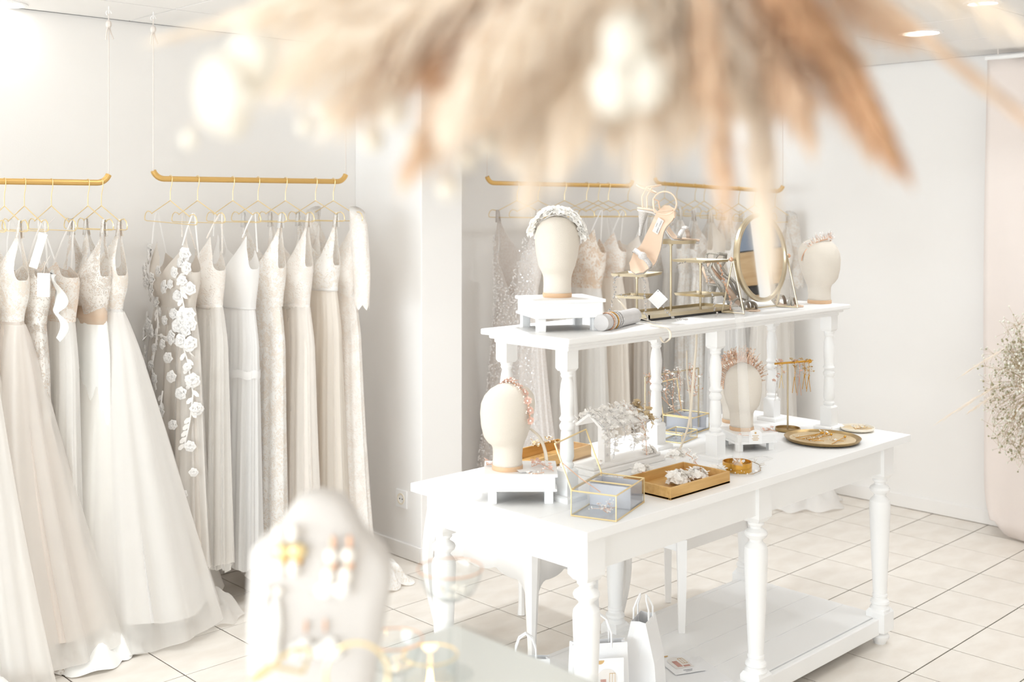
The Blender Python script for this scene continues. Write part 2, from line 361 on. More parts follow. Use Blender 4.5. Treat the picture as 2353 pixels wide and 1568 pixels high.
# invented cabinet on the right wall, added for the round mirror to reflect
t = thing('invented_cabinet', 'invented pale oak cabinet with dark handle strip, reflected in the round mirror', 'cabinet', (X1-.13, .75, 0))
for k, (z0, z1, m) in enumerate(((.1, 1.16, 'blue_grey'), (1.16, 1.30, 'oak'), (1.30, 1.35, 'dark'), (1.35, 1.55, 'oak'), (1.55, 1.95, 'blue_grey'))):
    MB().box((.02 if m == 'dark' else 0, 0, (z0+z1)/2), (.2, 1.1, z1-z0-.006)).build(('lower_panel', 'drawer', 'handle_strip', 'door', 'upper_panel')[k], m, t, smooth=False, bevel=.003)
MB().box((.01, 0, .05), (.18, 1.08, .1)).build('plinth', 'white_panel', t, smooth=False)
for yy in (-.59, .18, .59): MB().box((-.01, yy, 1.0), (.24, .08, 2.0)).build('side_post', 'white_panel', t, smooth=False, bevel=.003)

# ================================================================ clothes rails and hangers
YR = 4.14
def zrod(x): return 1.705+.0165*max(0, min(1.6, x-1.4))
def rail(label, pa, pb, hang):
    """pa, pb: rail ends; upturned ends; cords to the ceiling"""
    pa, pb = Vector(pa), Vector(pb); d = (pb-pa).normalized(); t = thing('clothes_rail', label, 'clothes rail', tuple(pa), 0, 'hanging gold rails')
    L = (pb-pa).length; up = Vector((0,0,1)); pts = []
    for k in range(7):
        a = PI/2*k/6*.75; pts.append(d*(.05-.05*math.sin(a))+up*(.05-.05*math.cos(a)))
    pts = pts[::-1]; q2 = [d*(L-.05+.05*math.sin(PI/2*k/6*.75))+up*(.05-.05*math.cos(PI/2*k/6*.75)) for k in range(7)]
    MB().tube(pts+q2, .0115, 14).build('rail_bar', 'gold', t)
    for e, q in ((pts[0], 0), (q2[-1], 1)):
        if not hang[q]: continue
        top = CH-pa.z; c = MB().tube([e+up*-.01, Vector((e.x, e.y, e.z+.3)), Vector((e.x, e.y, top-.03))], .0022, 6); o = c.build('cord', 'cord', t)
        kb = MB(); kb.ball((e.x, e.y, top-.07), .012, 8, 5, (1,1,1.3)); kb.tube([(e.x, e.y, top-.07), (e.x-.012, e.y-.008, top-.1), (e.x-.014, e.y-.006, top-.13)], .003, 5); kb.tube([(e.x, e.y, top-.07), (e.x+.01, e.y+.004, top-.1), (e.x+.016, e.y-.004, top-.125)], .003, 5); kb.build('knot', 'cord', o)
        hb = MB(); hb.tube([(e.x+.011*math.cos(a), e.y, top-.028+.011*math.sin(a)) for a in [k*PI/4 for k in range(7)]]+[(e.x, e.y, top-.001)], .0018, 6); hb.build('ceiling_hook', 'white_paint', t)
    return t
def hanger(x, y, zr, rz, label, tilt=0, yaw=0):
    t = thing('clothes_hanger', label, 'hanger', (x, y, zr), rz+yaw, 'gold wire clothes hangers'); t.rotation_euler[1] = tilt
    mb = MB(); pts = []
    for k in range(9):
        a = math.radians(-20+k*25); pts.append((.0145*math.cos(a), 0, .0005+.0145*math.sin(a)))
    hook = pts[::-1]
    mb.tube(hook+[(.012, 0, -.02), (.004, 0, -.036), (0, 0, -.05), (0, 0, -.085)], .0016, 6); mb.build('hook', 'pale_gold', t)
    f = MB()
    for s in (1, -1):
        f.tube([(0, 0, -.085), (s*.145, 0, -.138), (s*.155, 0, -.143), (s*.165, 0, -.136), (s*.19, 0, -.133), (s*.207, 0, -.142), (s*.216, 0, -.158), (s*.214, 0, -.17), (s*.2, 0, -.173), (0, 0, -.173)], .0019, 6)
    f.build('shoulder_frame', 'pale_gold', t); return t
r0 = PY(-260, YR).x; r1 = PY(252, YR).x
rail('gold rail at the far left holding tulle gowns', (r0, YR, zrod(r0)), (r1, YR, 1.7035), (1, 1))
r2, r3 = PY(350, YR).x, PY(796, YR).x
rail('gold rail left of the wall pier above seven gowns', (r2, YR, 1.722), (r3, YR, 1.722), (1, 1))
r4, r5 = PY(1118, YR).x, PY(1455, YR).x
rail('gold rail above the glittering gown behind the display shelf', (r4, YR, 1.727), (r5, YR, 1.722), (1, 1))
XR = 5.40
a, b = PX(1503, XR), PX(1800, XR)
rail('gold rail along the side wall behind the sandals and mirror', (XR, a.y, 1.746), (XR, b.y, 1.688), (1, 1))
# ================================================================ gowns
def gown(label, loc, rz, zr, mats, group, **K):
    """mats: bodice, skirt, strap ; heights are metres above the floor; local x across the hanger, local -y the front"""
    S = dict(w=.165, ww=.14, hip=.165, hemR=.24, hemL=.24, d=.045, dw=.04, dh=.075, zp=1.465, zv=1.35, zu=1.36, zb=1.38, zw=1.215, zh=.06, sp=.1, strap='thin', hx=.15,
             n=11, amp=.016, seed=1, tx=0, ty=0, band=None, hem=None, train=None, sleeve=None, over=None, flare=1.6, asym=0, seam=None, vp=1.0)
    S.update(K); rnd = random.Random(S['seed']); g = type('S', (), S)
    if g.strap == 'wide':
        g.zp = zr-.141-.022; g.sp = .142; g.hx = .146; g.vp = max(g.vp, 1.25)
    t = thing('wedding_gown', label, 'wedding dress', (loc[0], loc[1], 0), rz, group)
    nb = 132; zs = zr-.141
    wk = [(g.zp, g.sp+.03), (g.zu, g.w), (g.zw, g.ww)]
    def top(a, back):
        ap = g.sp/g.w; a_ = abs(a)
        v = g.zb if back else g.zv; pk = g.zp if (not back or g.strap == 'wide') else (g.zp+g.zb)/2
        if a_ < ap: return v+(pk-v)*(a_/ap)**(g.vp if not back else (2.4 if g.strap == 'wide' else 2))
        return g.zu+(pk-g.zu)*max(0, 1-(a_-ap)/(1-ap))**(2.2 if g.strap == 'wide' else 1.3)
    rings = []
    ph = [rnd.random()*6 for _ in range(6)]
    for i in range(13):
        q = i/12; r = []
        for j in range(nb):
            th = 2*PI*j/nb; ca, sa = math.cos(th), math.sin(th); zt = top(ca, sa < 0); z = lerp(zt, g.zw, q)
            ww = interp([(g.zu, g.w), (lerp(g.zu, g.zw, .35), g.w*.97), (g.zw, g.ww)], z); dd = interp([(g.zp, g.d*(.12 if g.strap == 'wide' else .45)), (g.zu-.02, g.d*1.25), (g.zw, g.dw)], z)
            bust = .014*math.exp(-((abs(ca)-.5)/.28)**2)*math.exp(-((z-(g.zu-.03))/.05)**2) if sa > 0 else 0
            wr = .0025*math.sin(5*th+z*40+ph[0])
            r.append((ww*ca*(1 if abs(ca) < 1 else 1), -(dd*(1 if sa > 0 else -1)*abs(sa)**.75+(bust+wr)*(1 if sa > 0 else .3)), z))
        rings.append(r)
    bo = MB().loft(rings).build('bodice', mats[0], t, sharp=180)
    def skirt(nm, m, z0, z1, grow=1.0, amp=g.amp, hemR=g.hemR, hemL=g.hemL, dh=g.dh, n=g.n, nr=26, zoff=0, phase=0, par=t):
        rings = []; ns = 132; ph2 = [random.Random(g.seed*7+phase+k).random()*6 for k in range(5)]
        for i in range(nr+1):
            q = i/nr; z = lerp(z0, z1, q); f = q**g.flare; hp = min(1, q/.14); r = []
            wr_ = lerp(lerp(g.ww, g.hip, hp), hemR, f)*grow; wl_ = lerp(lerp(g.ww, g.hip, hp), hemL, f)*grow; dd = lerp(g.dw, dh, q**.8)*grow; am = amp*(q**.7)+.0015
            for j in range(ns):
                th = 2*PI*j/ns; ca, sa = math.cos(th), math.sin(th)
                fold = math.sin(n*th+ph2[0]+.8*math.sin(2*th+ph2[1])+q*.5)+.55*math.sin((2*n+3)*th+ph2[2])+.35*math.sin(3*th+ph2[3]+q)+.3*math.sin((4*n+1)*th+ph2[4])
                k = 1+(am*fold)/max(wr_, .05)*.55
                x = (wr_ if ca > 0 else wl_)*ca*k+g.tx*f; y = -(dd*sa+am*fold*sa*.8)+g.ty*f
                zz = z+(.012*math.sin(3*th+ph2[1])+.006*fold)*q*q+zoff*f*ca
                r.append((x, y, max(zz, .006)))
            rings.append(r)
        return MB().loft(rings).build(nm, m, par, sharp=180)
    sk = skirt('skirt', mats[1], g.zw, g.zh, zoff=g.asym)
    if g.over: skirt('overskirt', g.over, g.zw+.002, g.zh+.02, 1.06, g.amp*1.5, n=g.n-3, phase=50, zoff=g.asym)
    if g.hem:   # stiff horsehair edge at the hem
        skirt('hem_layer', g.hem, g.zh+.3, max(.02, g.zh-.05), 1.0, g.amp*1.6, g.hemR*1.12, g.hemL*1.1, g.dh*1.15, n=max(5, g.n-4), nr=8, phase=90, zoff=g.asym) if False else None
        skirt('tulle_layer', g.hem, g.zw-.01, max(.03, g.zh-.07), 1.1, g.amp*1.8, g.hemR*1.05, g.hemL*1.05, g.dh*1.1, n=max(5, g.n-4), phase=90, zoff=g.asym)
    if g.band:
        ring = [[(g.ww*1.02*math.cos(a), -g.dw*1.06*math.sin(a), g.zw+dz) for a in [2*PI*j/48 for j in range(48)]] for dz in (-g.band[1], g.band[1])]
        MB().loft(ring).build('waistband', g.band[0], t, solid=.003)
    if g.seam:
        z = g.seam[0]; q = (g.zw-z)/(g.zw-g.zh); f = q**g.flare; wr_ = lerp(g.hip, g.hemR, f)*1.03; wl_ = lerp(g.hip, g.hemL, f)*1.03; dd = lerp(g.dw, g.dh, q**.8)*1.18
        ring = [[((wr_ if math.cos(a) > 0 else wl_)*math.cos(a)+g.tx*f, -dd*math.sin(a)+g.ty*f, z+dz+.004*math.sin(9*a)) for a in [2*PI*j/60 for j in range(60)]] for dz in (-.02, .012)]
        MB().loft(ring).build('tier_seam', g.seam[1], t, sharp=180)
    # straps over the hanger notches
    for s in (1, -1):
        pf = Vector((s*g.sp, -g.d*.75, g.zp-.012)); pt = Vector((s*g.hx, -.004, zs+.006)); pt2 = Vector((s*g.hx, .004, zs+.006)); pb = Vector((s*g.sp*1.05, g.d*.7, (g.zp+g.zb)/2-.012))
        if g.strap == 'thin':
            MB().tube([pf, lerp(pf, pt, .5)+Vector((0, -.003, 0)), pt, pt2, lerp(pt2, pb, .5), pb], .0032, 6).build('strap', mats[2], t)
        elif g.strap == 'wide':
            ws = (.011, .0105, .01, .01, .0105, .011); pf = Vector((s*g.sp, -.01, g.zp-.035)); pb = Vector((s*g.sp, .01, g.zp-.035)); P = [pf, lerp(pf, pt, .5), pt, pt2, lerp(pt2, pb, .5), pb]
            MB().strip(P, [Vector((w, 0, 0)) for w in ws]).build('strap', mats[2], t, solid=.003, sharp=180)
    if g.sleeve == 'long':
        for s in (1, -1):
            rings = []
            for i in range(15):
                q = i/14; c = Vector((s*(.165+.05*math.sin(q*1.6)), -.006-.012*q, lerp(zs+.012, zs-.4, q))); rx = lerp(.05, .043, q)*(1 if q > .08 else .6); ry = lerp(.036, .026, q)
                rings.append([(c.x+rx*math.cos(a)*(1+.05*math.sin(4*a+q*9)), c.y+ry*math.sin(a), c.z+(.012*math.sin(6*a) if i == 14 else 0)+(.02*s*-math.cos(a) if i == 0 else 0)) for a in [2*PI*j/24 for j in range(24)]])
            MB().loft(rings, True, True).build('sleeve', mats[0], t, sharp=180)
    if g.sleeve == 'ruffle':
        for s in (1, -1):
            P = []; Q = []
            for i in range(26):
                q = i/25; x = s*(g.w*.75+.07*q**.6); y = -g.d-.012; z = lerp(g.zu+.03, g.zw-.03, q); P.append((x-s*.012, y+.006*math.sin(q*9), z)); wv = .036*math.sin(PI*min(1, q*.9+.12))**.8+.012
                Q.append((x+s*wv, y-.02*math.sin(q*13), z-.018+.012*math.sin(q*11)))
            MB().loft([P, [tuple((Vector(a)+Vector(b))/2+Vector((0, -.014, 0))) for a, b in zip(P, Q)], Q], False).build('ruffle_sleeve', 'satin', t, sharp=180, solid=.002)
    if g.train:  # cloth spilling over the floor: (cx, cy, rx, ry, h, material)
        cx, cy, rx, ry, hh, tm = g.train; mb = MB(); rings = []; na = 72; e = [rnd.random()*6 for _ in range(8)]
        for i in range(14):
            q = i/13; r = []
            for j in range(na):
                a = 2*PI*j/na; k = q*(1+.12*math.sin(3*a+e[0])+.08*math.sin(5*a+e[1])+.05*math.sin(9*a+e[2]))
                z = hh*(1-q**2.2)*(1+.35*math.sin(4*a+q*5+e[3])*q+.3*math.sin(7*a-q*7+e[4])*q)+.011*q*(1-q)*4*math.sin(9*a+q*7+e[5])+.004
                if i == 13: z = .003+.006*(1+math.sin(8*a+e[6]))
                r.append((cx+rx*k*math.cos(a), cy+ry*k*math.sin(a), max(z, .003)))
            rings.append(r)
        mb.loft(rings, True, True).build('train', tm, t, sharp=180)
    t['_w'] = 0; del t['_w']
    return t
def skirt_point(S, th, z):    # a point on the front of a gown built with the numbers S
    pass
LR = -PI/2
def left(u): return PY(u, YR).x
GL1, GL2, GL3, GL4 = 'gowns on the far left rail', 'gowns on the rail left of the pier', 'gowns on the rail behind the display', 'gowns on the side wall rail'
# --- far left rail
def hung(u, lab, zr, tilt=0, yaw=0): x = left(u); hanger(x, YR, zr, LR, lab, tilt, yaw); return (x, YR)
Z1 = 1.702
hung(-40, 'wire hanger half cut off by the left edge of the picture', Z1); 
gown('blush tulle gown cut by the left picture edge, pooling on the floor', (left(-75), YR), LR, Z1, ('lace_ivory', 'white_tulle', 'white_tulle'), GL1, hemR=.32, hemL=.22, dh=.22, ty=.05, amp=.025, seed=21, hem='sheer', zh=.05, train=(.3, -.12, .22, .18, .10, 'white_tulle'))
p = hung(56-46, 'wire hanger carrying the blush ball gown with lace bodice', Z1)
gown('blush ball gown with beaded ivory lace bodice, leftmost full gown', (left(10), YR), LR, Z1, ('lace_ivory', 'blush_tulle', 'lace_ivory'), GL1, w=.17, hemR=.28, hemL=.22, dh=.24, ty=.09, n=8, amp=.026, seed=2, zh=.12, zp=1.47, sp=.13, hem='sheer', strap='wide', train=(.06, 0, .24, .17, .1, 'lace_fine'))
hung(56, 'wire hanger carrying the tagged beaded gown', Z1)
gown('pale beaded sheath gown with two paper tags, second from left', (left(62), YR), LR, Z1, ('bead_lace', 'bead_lace', 'white_tulle'), GL1, w=.165, hemR=.19, hemL=.19, dh=.06, n=6, amp=.01, seed=3, zp=1.44, zv=1.38, zw=1.2, train=(.1, 0.02, .18, .13, .08, 'bead_lace'))
hung(118, 'wire hanger carrying the ruffle-sleeved gown', Z1)
gown('off-shoulder gown with lace bodice, ruffle sleeve and plain chiffon skirt', (left(128), YR), LR, Z1, ('lace_nude', 'ivory_tulle', 'white_tulle'), GL1, w=.155, hemR=.2, hemL=.17, dh=.06, n=10, amp=.012, seed=4, zp=1.415, zv=1.38, zu=1.36, sp=.06, zw=1.2, sleeve='ruffle', train=(.1, .06, .2, .15, .13, 'satin'))
hung(202, 'wire hanger carrying the satin gown', Z1)
gown('white satin gown with sheer plunging beaded bodice and nude waist', (left(200), YR), LR, Z1, ('bead_lace', 'satin', 'bead_lace'), GL1, w=.16, hemR=.19, hemL=.12, dh=.075, n=4, amp=.012, seed=5, zp=1.5, zv=1.3, sp=.12, zw=1.215, strap='wide', band=('sheer_nude', .032), zh=.24, asym=-.03)
hung(233, 'wire hanger carrying the wide tulle gown at the rail end', Z1)
gown('ivory ball gown with lace tank bodice and wide tulle skirt sweeping right', (left(236), YR), LR, Z1, ('lace_ivory', 'white_tulle', 'lace_ivory'), GL1, w=.165, hemR=.3, hemL=.22, dh=.27, ty=.12, n=9, amp=.022, seed=6, zp=1.5, zv=1.38, sp=.125, zw=1.235, strap='wide', zh=.14, hem='sheer', flare=1.15, asym=-.05, train=(.1, -.1, .24, .2, .09, 'satin'))
# price tags on the beaded gown
for (u, v, w, h, m, lab, rl) in ((100, 655, .044, .082, 'paper', 'white rectangular price tag hanging on the beaded gown', .02), (88, 576, .03, .125, 'cream_plate', 'long cream paper tag hanging from a gown strap', .3)):
    q = W(u, v, 3.92); t = thing('price_tag', lab, 'tag', tuple(q), ANG-PI/2, 'paper tags on gowns'); t.rotation_euler[1] = rl
    MB().box((0, 0, 0), (w, .0015, h)).build('card', m, t, smooth=False)
    MB().tube([(0, -.001, h/2-.006), (.004, 0, h/2+.03), (.012, .02, h/2+.06)], .0009, 5).build('string', 'cord', t)
    if m == 'paper':
        mb = MB()
        for k, ww in enumerate((.014, .02, .018, .016)): mb.box((0, -.0012, -.004-.008*k), (ww, .0006, .0018))
        mb.box((0, -.0012, .016), (.008, .0006, .008)); mb.build('print', 'print_light', t, smooth=False)
# --- rail left of the pier
Z2 = 1.722
G6 = dict(w=.17, hemR=.2, hemL=.2, dh=.085, n=10, amp=.017, seed=7, zp=1.475, zv=1.345, sp=.125, zw=1.22, zh=.2, train=(.06, .08, .2, .13, .1, 'sheer'))
hung(392, 'wire hanger carrying the taupe floral gown, first on its rail', Z2, .03)
g6 = gown('taupe tulle gown strewn with raised white floral applique', (left(402), YR), LR, Z2, ('taupe_tulle', 'taupe_tulle', 'white_tulle'), GL2, over='sheer', **G6)
rf = random.Random(11); fm = MB(); fm.flower((0,0,0), (0,-1,.1), .025, rf, 6); fm.flower((0,-.004,0), (0,-1,.1), .016, rf, 5); fl = fm.build('applique_flower', 'applique', g6, solid=.0015); first = True
def front_y(x, z):
    if z > 1.22: return -(interp([(1.475, .022), (1.34, .058), (1.22, .042)], z)*max(0, 1-(x/.172)**2)**.375+.014*math.exp(-((abs(x)/.17-.5)/.28)**2)*math.exp(-((z-1.33)/.05)**2))-.008
    q = (1.22-z)/1.02; w = lerp(.17, .2, q**1.6); return -(lerp(.045, .1, q**.8)*math.sqrt(max(.02, 1-(x/w)**2)))-.024
def surf(x, z, lift=.008):    # front surface of the floral gown, s = x/.17 spread around its visible side
    th = lerp(math.radians(168), math.radians(2), (max(-1, min(1, x/.165))+1)/2); q = max(0, (1.22-z)/1.02)
    w = lerp(.17, .2, q**1.6) if z < 1.22 else interp([(1.36, .17), (1.22, .14)], z); dd = lerp(.045, .095, q**.8)*1.06 if z < 1.22 else interp([(1.475, .022), (1.34, .057), (1.22, .04)], z)
    n = Vector((math.cos(th)/w, -math.sin(th)/dd, 0)).normalized(); lift += .012*min(1, q*4) if z < 1.22 else .012*math.exp(-((z-1.33)/.06)**2)
    return Vector((w*math.cos(th), -dd*math.sin(th)**.8, z))+n*lift, math.atan2(n.x, -n.y)
spots = [(-.13,1.44),(-.11,1.41),(-.135,1.37),(-.15,1.32),(-.1,1.36),(-.085,1.31),(-.06,1.28),(-.15,1.25),(-.05,1.235),(.1,1.43),(.09,1.40),(.125,1.38),(.075,1.36),(.11,1.33),(.06,1.315),(.145,1.30),(.085,1.27),(.03,1.30),(-.1,1.17),(-.07,1.14),(-.15,1.12),(-.12,1.09),(.06,1.2),(.1,1.19),(.13,1.2),(.085,1.155),(.12,1.14),(.14,1.165),(.06,1.11),(.1,1.1),(.14,1.09),(.02,1.08),(-.02,1.06),(-.03,.99),(.0,.94),(.13,1.0),(.15,.95),(.11,.9),(-.13,.98),(-.1,.93),(.03,.82),(.16,.84),(-.06,.78),(.0,.72),(.14,.7),(-.15,.82),(-.03,1.33),(.0,1.36),(-.01,1.2),(.02,1.17),(-.04,1.12),(.05,1.03),(-.08,1.04),(.07,.96),(-.02,.88),(.08,.78),(-.1,.72),(.05,.64),(.15,.6),(-.04,.64),(.12,.52)]
for k, (x, z) in enumerate(spots):
    o = fl if first else fl.copy()
    if not first: COL.objects.link(o)
    first = False; o.location, fz = surf(x, z); s = .75+.55*rf.random(); o.scale = (s, s, s); o.rotation_euler = (.2*rf.random(), rf.random()*6, fz+(rf.random()-.5)*.4)
for path in ([(-.12,1.36),(-.1,1.28),(-.06,1.22),(-.02,1.15),(-.02,1.07),(-.03,.98),(.0,.9)], [(.12,1.4),(.1,1.3),(.11,1.2),(.09,1.12),(.13,1.02),(.15,.9),(.14,.8),(.12,.7)], [(-.14,1.12),(-.08,1.1),(0,1.11),(.06,1.1),(.14,1.06)], [(-.13,1.05),(-.12,.95),(-.14,.85)], [(.03,.9),(.02,.8),(.04,.68),(.02,.58)]):
    mb = MB(); P = [surf(x, z, .007)[0] for x, z in path]; mb.tube(P, .003, 5)
    for a, b in zip(P, P[1:]):
        for q in (.15, .4, .65, .9):
            c = lerp(a, b, q); d = (b-a).normalized(); sgn = rf.choice((1, -1)); fa = surf(lerp(path[0][0], path[-1][0], .5), c.z)[1]; mb.petal(c, d+Vector((sgn*.8*math.cos(fa), sgn*.8*math.sin(fa), 0)), (math.sin(fa), -math.cos(fa), 0), .036, .018, .1)
    mb.build('applique_vine', 'applique', g6)
hung(454, 'wire hanger carrying the blush beaded gown', Z2)
gown('blush spaghetti-strap gown with beaded bodice and scalloped waist', (left(464), YR), LR, Z2, ('lace_blush', 'ivory_tulle', 'lace_blush'), GL2, w=.15, hemR=.17, hemL=.17, dh=.075, n=11, amp=.014, seed=8, zp=1.5, zv=1.37, sp=.1, band=('lace_blush', .008), zh=.18, over='sheer')
hung(535, 'wire hanger carrying the pleated white gown', Z2)
gown('white pleated chiffon gown with crossed thin straps and tiered skirt', (left(540), YR), LR, Z2, ('white_tulle', 'white_tulle', 'white_tulle'), GL2, w=.155, hemR=.165, hemL=.16, dh=.075, n=15, amp=.012, seed=9, zp=1.5, zv=1.33, sp=.115, zw=1.2, band=('white_tulle', .004), seam=(.94, 'white_tulle'), zh=.16)
hung(593, 'wire hanger carrying the all-over lace sheath', Z2)
gown('ivory all-over lace sheath with deep neckline and pointed wide straps', (left(602), YR), LR, Z2, ('lace_ivory', 'lace_ivory', 'white_tulle'), GL2, w=.155, hemR=.17, hemL=.15, dh=.065, n=5, amp=.01, seed=10, zp=1.505, zv=1.27, sp=.12, strap='wide', zw=1.2, train=(.15, 0, .14, .1, .1, 'lace_ivory'))
hung(656, 'wire hanger carrying the champagne lace gown', Z2)
gown('champagne lace gown with dropped scalloped waist and soft skirt', (left(664), YR), LR, Z2, ('lace_blush', 'champagne', 'lace_blush'), GL2, w=.155, hemR=.2, hemL=.15, dh=.07, n=9, amp=.014, seed=12, zp=1.51, zv=1.25, sp=.125, strap='wide', zw=1.19, band=('lace_blush', .012), over='sheer')
hung(725, 'wire hanger carrying the cream illusion gown', Z2)
gown('cream tulle gown with sheer v-neck bodice and narrow white sash', (left(728), YR), LR, Z2, ('lace_fine', 'cream_tulle', 'lace_fine'), GL2, w=.15, hemR=.22, hemL=.15, dh=.08, n=10, amp=.014, seed=13, zp=1.51, zv=1.22, sp=.12, strap='wide', zw=1.255, band=('white_tulle', .006), zh=.05)
hung(766, 'wire hanger carrying the long-sleeved gown beside the pier', Z2)
gown('long-sleeved cream lace gown at the rail end beside the pier', (left(772), YR), LR, Z2, ('lace_blush', 'lace_blush', 'lace_blush'), GL2, w=.16, hemR=.26, hemL=.15, dh=.07, n=6, amp=.012, seed=14, zp=1.52, zv=1.33, sp=.125, strap='wide', zw=1.22, sleeve='long', train=(.24, .05, .18, .1, .09, 'lace_fine'))
# --- rail behind the display
Z3 = 1.724
for u, lab, yaw in ((1189, 'wire hanger carrying the glittering gown', 0), (1236, 'second wire hanger on the rail behind the display', 0), (1297, 'wire hanger directly above the flower-crowned linen head', 0), (1348, 'wire hanger carrying the beige embroidered gown', .1), (1375, 'wire hanger just right of the embroidered gown hanger', -.1), (1398, 'wire hanger second from the right on the rail behind the display', .05), (1443, 'rightmost wire hanger on the rail behind the display', .25)):
    hung(u, lab, Z3, 0, yaw)
gg = gown('glittering white sequinned gown with deep plunging neckline behind the display', (left(1189), YR), LR, Z3, ('sequin_cloth', 'sequin_cloth', 'sequin_cloth'), GL3, w=.165, hemR=.3, hemL=.3, dh=.11, n=7, amp=.02, seed=15, zp=1.545, zv=1.14, sp=.145, strap='wide', zw=1.16, vp=1.4)
sq = MB(); rq = random.Random(5)
for k in range(4200):
    z = .1+1.36*rq.random()**.8; q = max(0, (1.16-z)/1.1); w = lerp(.155, .3, q**1.6) if z < 1.16 else .155; x = (rq.random()*2-1)*w*.98
    if z > 1.2 and abs(x) < .13*((z-1.14)/.4): continue
    d = lerp(.05, .135, q**.8) if z < 1.16 else .066
    y = -d*math.sqrt(max(.02, 1-(x/w)**2))-.008-.006*rq.random(); n = Vector((rq.gauss(0, .5), -1, rq.gauss(0, .5))).normalized(); a = n.cross(Vector((0, 0, 1))).normalized(); b = n.cross(a); r = .0026+.0022*rq.random(); c = Vector((x, y, z))
    sq.add([tuple(c+a*r), tuple(c+b*r), tuple(c-a*r), tuple(c-b*r)], [(0, 1, 2, 3)])
o = sq.build('sequins', 'sequin', gg, smooth=False); o['kind'] = 'stuff'
gown('plain ivory chiffon gown half hidden by the flower-crowned linen head', (left(1262), YR), LR, Z3, ('lace_fine', 'ivory_tulle', 'white_tulle'), GL3, w=.155, hemR=.22, hemL=.2, dh=.08, n=10, seed=16)
gown('beige embroidered gown with leafy lace bodice beside the linen head', (left(1335), YR), LR, Z3, ('lace_beige', 'ivory_tulle', 'white_tulle'), GL3, w=.17, hemR=.2, hemL=.2, dh=.085, n=9, seed=17, zp=1.49, zv=1.36, sp=.11, zw=1.17)
gown('ivory chiffon gown with leafy bodice between embroidered gown and shoe stand', (left(1384), YR), LR, Z3, ('lace_nude', 'cream_tulle', 'white_tulle'), GL3, w=.165, hemR=.2, hemL=.18, dh=.08, n=10, seed=18, zp=1.47)
gown('grey-beige pleated gown behind the propped sandal', (left(1440), YR), LR, Z3, ('champagne', 'taupe_tulle', 'white_tulle'), GL3, w=.15, hemR=.18, hemL=.17, dh=.07, n=13, amp=.02, seed=19, zp=1.45, zw=1.25)
# --- side wall rail
def side(u): q = PX(u, XR); return q.y
L4 = [(1527, 'first wire hanger on the side wall rail above the high sandal', .12), (1555, 'second wire hanger on the side wall rail', -.1), (1597, 'third wire hanger on the side wall rail', 0), (1618, 'fourth wire hanger on the side wall rail', .06), (1660, 'fifth wire hanger on the side wall rail above the gold plate', 0), (1697, 'wire hanger left of the mirror top on the side wall rail', 0), (1735, 'wire hanger above the round mirror', 0), (1780, 'last wire hanger on the side wall rail behind the mirror', 0)]
ya, yb = PX(1503, XR).y, PX(1800, XR).y
D4 = [(1527, 'white satin gown hanging behind the upper sandal', ('lace_fine', 'white_tulle', 'white_tulle'), dict(zp=1.5, strap='wide')), (1562, 'ivory gown hanging behind the tall brass pole', ('white_tulle', 'ivory_tulle', 'white_tulle'), dict(zp=1.49)), (1597, 'lace sheath gown hanging above the square brass plate', ('lace_ivory', 'lace_ivory', 'lace_ivory'), dict(zp=1.52, strap='wide', zv=1.3)), (1628, 'beaded lace gown with scalloped straps left of the mirror', ('bead_lace', 'lace_fine', 'bead_lace'), dict(zp=1.51, strap='wide', zv=1.3)), (1668, 'cream satin gown hanging close beside the mirror frame', ('cream_tulle', 'white_tulle', 'cream_tulle'), dict(zp=1.52, strap='wide')), (1710, 'white lace gown hanging straight behind the mirror', ('lace_fine', 'white_tulle', 'lace_fine'), dict(zp=1.5, strap='wide')), (1778, 'lace-sleeved gown with a long train, nearest on the side wall rail', ('lace_ivory', 'ivory_tulle', 'lace_ivory'), dict(zp=1.5, strap='wide', sleeve='long', hemR=.2, hemL=.25, train=(.0, -.22, .25, .16, .12, 'white_tulle'), hem='sheer'))]
for u, lab, yaw in L4:
    y = side(u); hanger(XR, y, lerp(1.746, 1.688, (y-ya)/(yb-ya)), 0, lab, 0, yaw)
for k, (u, lab, ms, kw) in enumerate(D4):
    y = side(u); d = dict(w=.16, hemR=.18, hemL=.19, dh=.07, n=9, seed=30+k); d.update(kw); gown(lab, (XR, y), 0, lerp(1.746, 1.688, (y-ya)/(yb-ya)), ms, GL4, **d)
# ================================================================ long white table with lower shelf
TH, SH = .765, 1.242
ax, bx_, ay, by_ = 2.197, 3.992, 1.985, 2.717
tb = thing('display_table', 'long white table with turned legs and low plank shelf', 'table', ((ax+bx_)/2, (ay+by_)/2, 0))
ox, oy = (ax+bx_)/2, (ay+by_)/2
npl = 4; wpl = (by_-ay)/npl
for k in range(npl):
    MB().box((0, ay+wpl*(k+.5)-oy, TH-.013), (bx_-ax, wpl-.0008, .026)).build('tabletop_plank', 'white_paint', tb, smooth=False, bevel=.0015)
AX0, AX1, AY0, AY1 = ax+.115, bx_-.115, ay+.085, by_-.085      # leg centres
AX0, AX1 = ax+.075, bx_-.105; AY0, AY1 = ay+.07, by_-.07
for (cx, cy, dx, dy) in (((AX0+AX1)/2, AY0-.012, AX1-AX0, .022), ((AX0+AX1)/2, AY1+.012, AX1-AX0, .022), (AX0-.012, (AY0+AY1)/2, .022, AY1-AY0), (AX1+.012, (AY0+AY1)/2, .022, AY1-AY0)):
    MB().box((cx-ox, cy-oy, TH-.026-.052), (dx, dy, .104)).build('apron', 'white_paint', tb, smooth=False, bevel=.002)
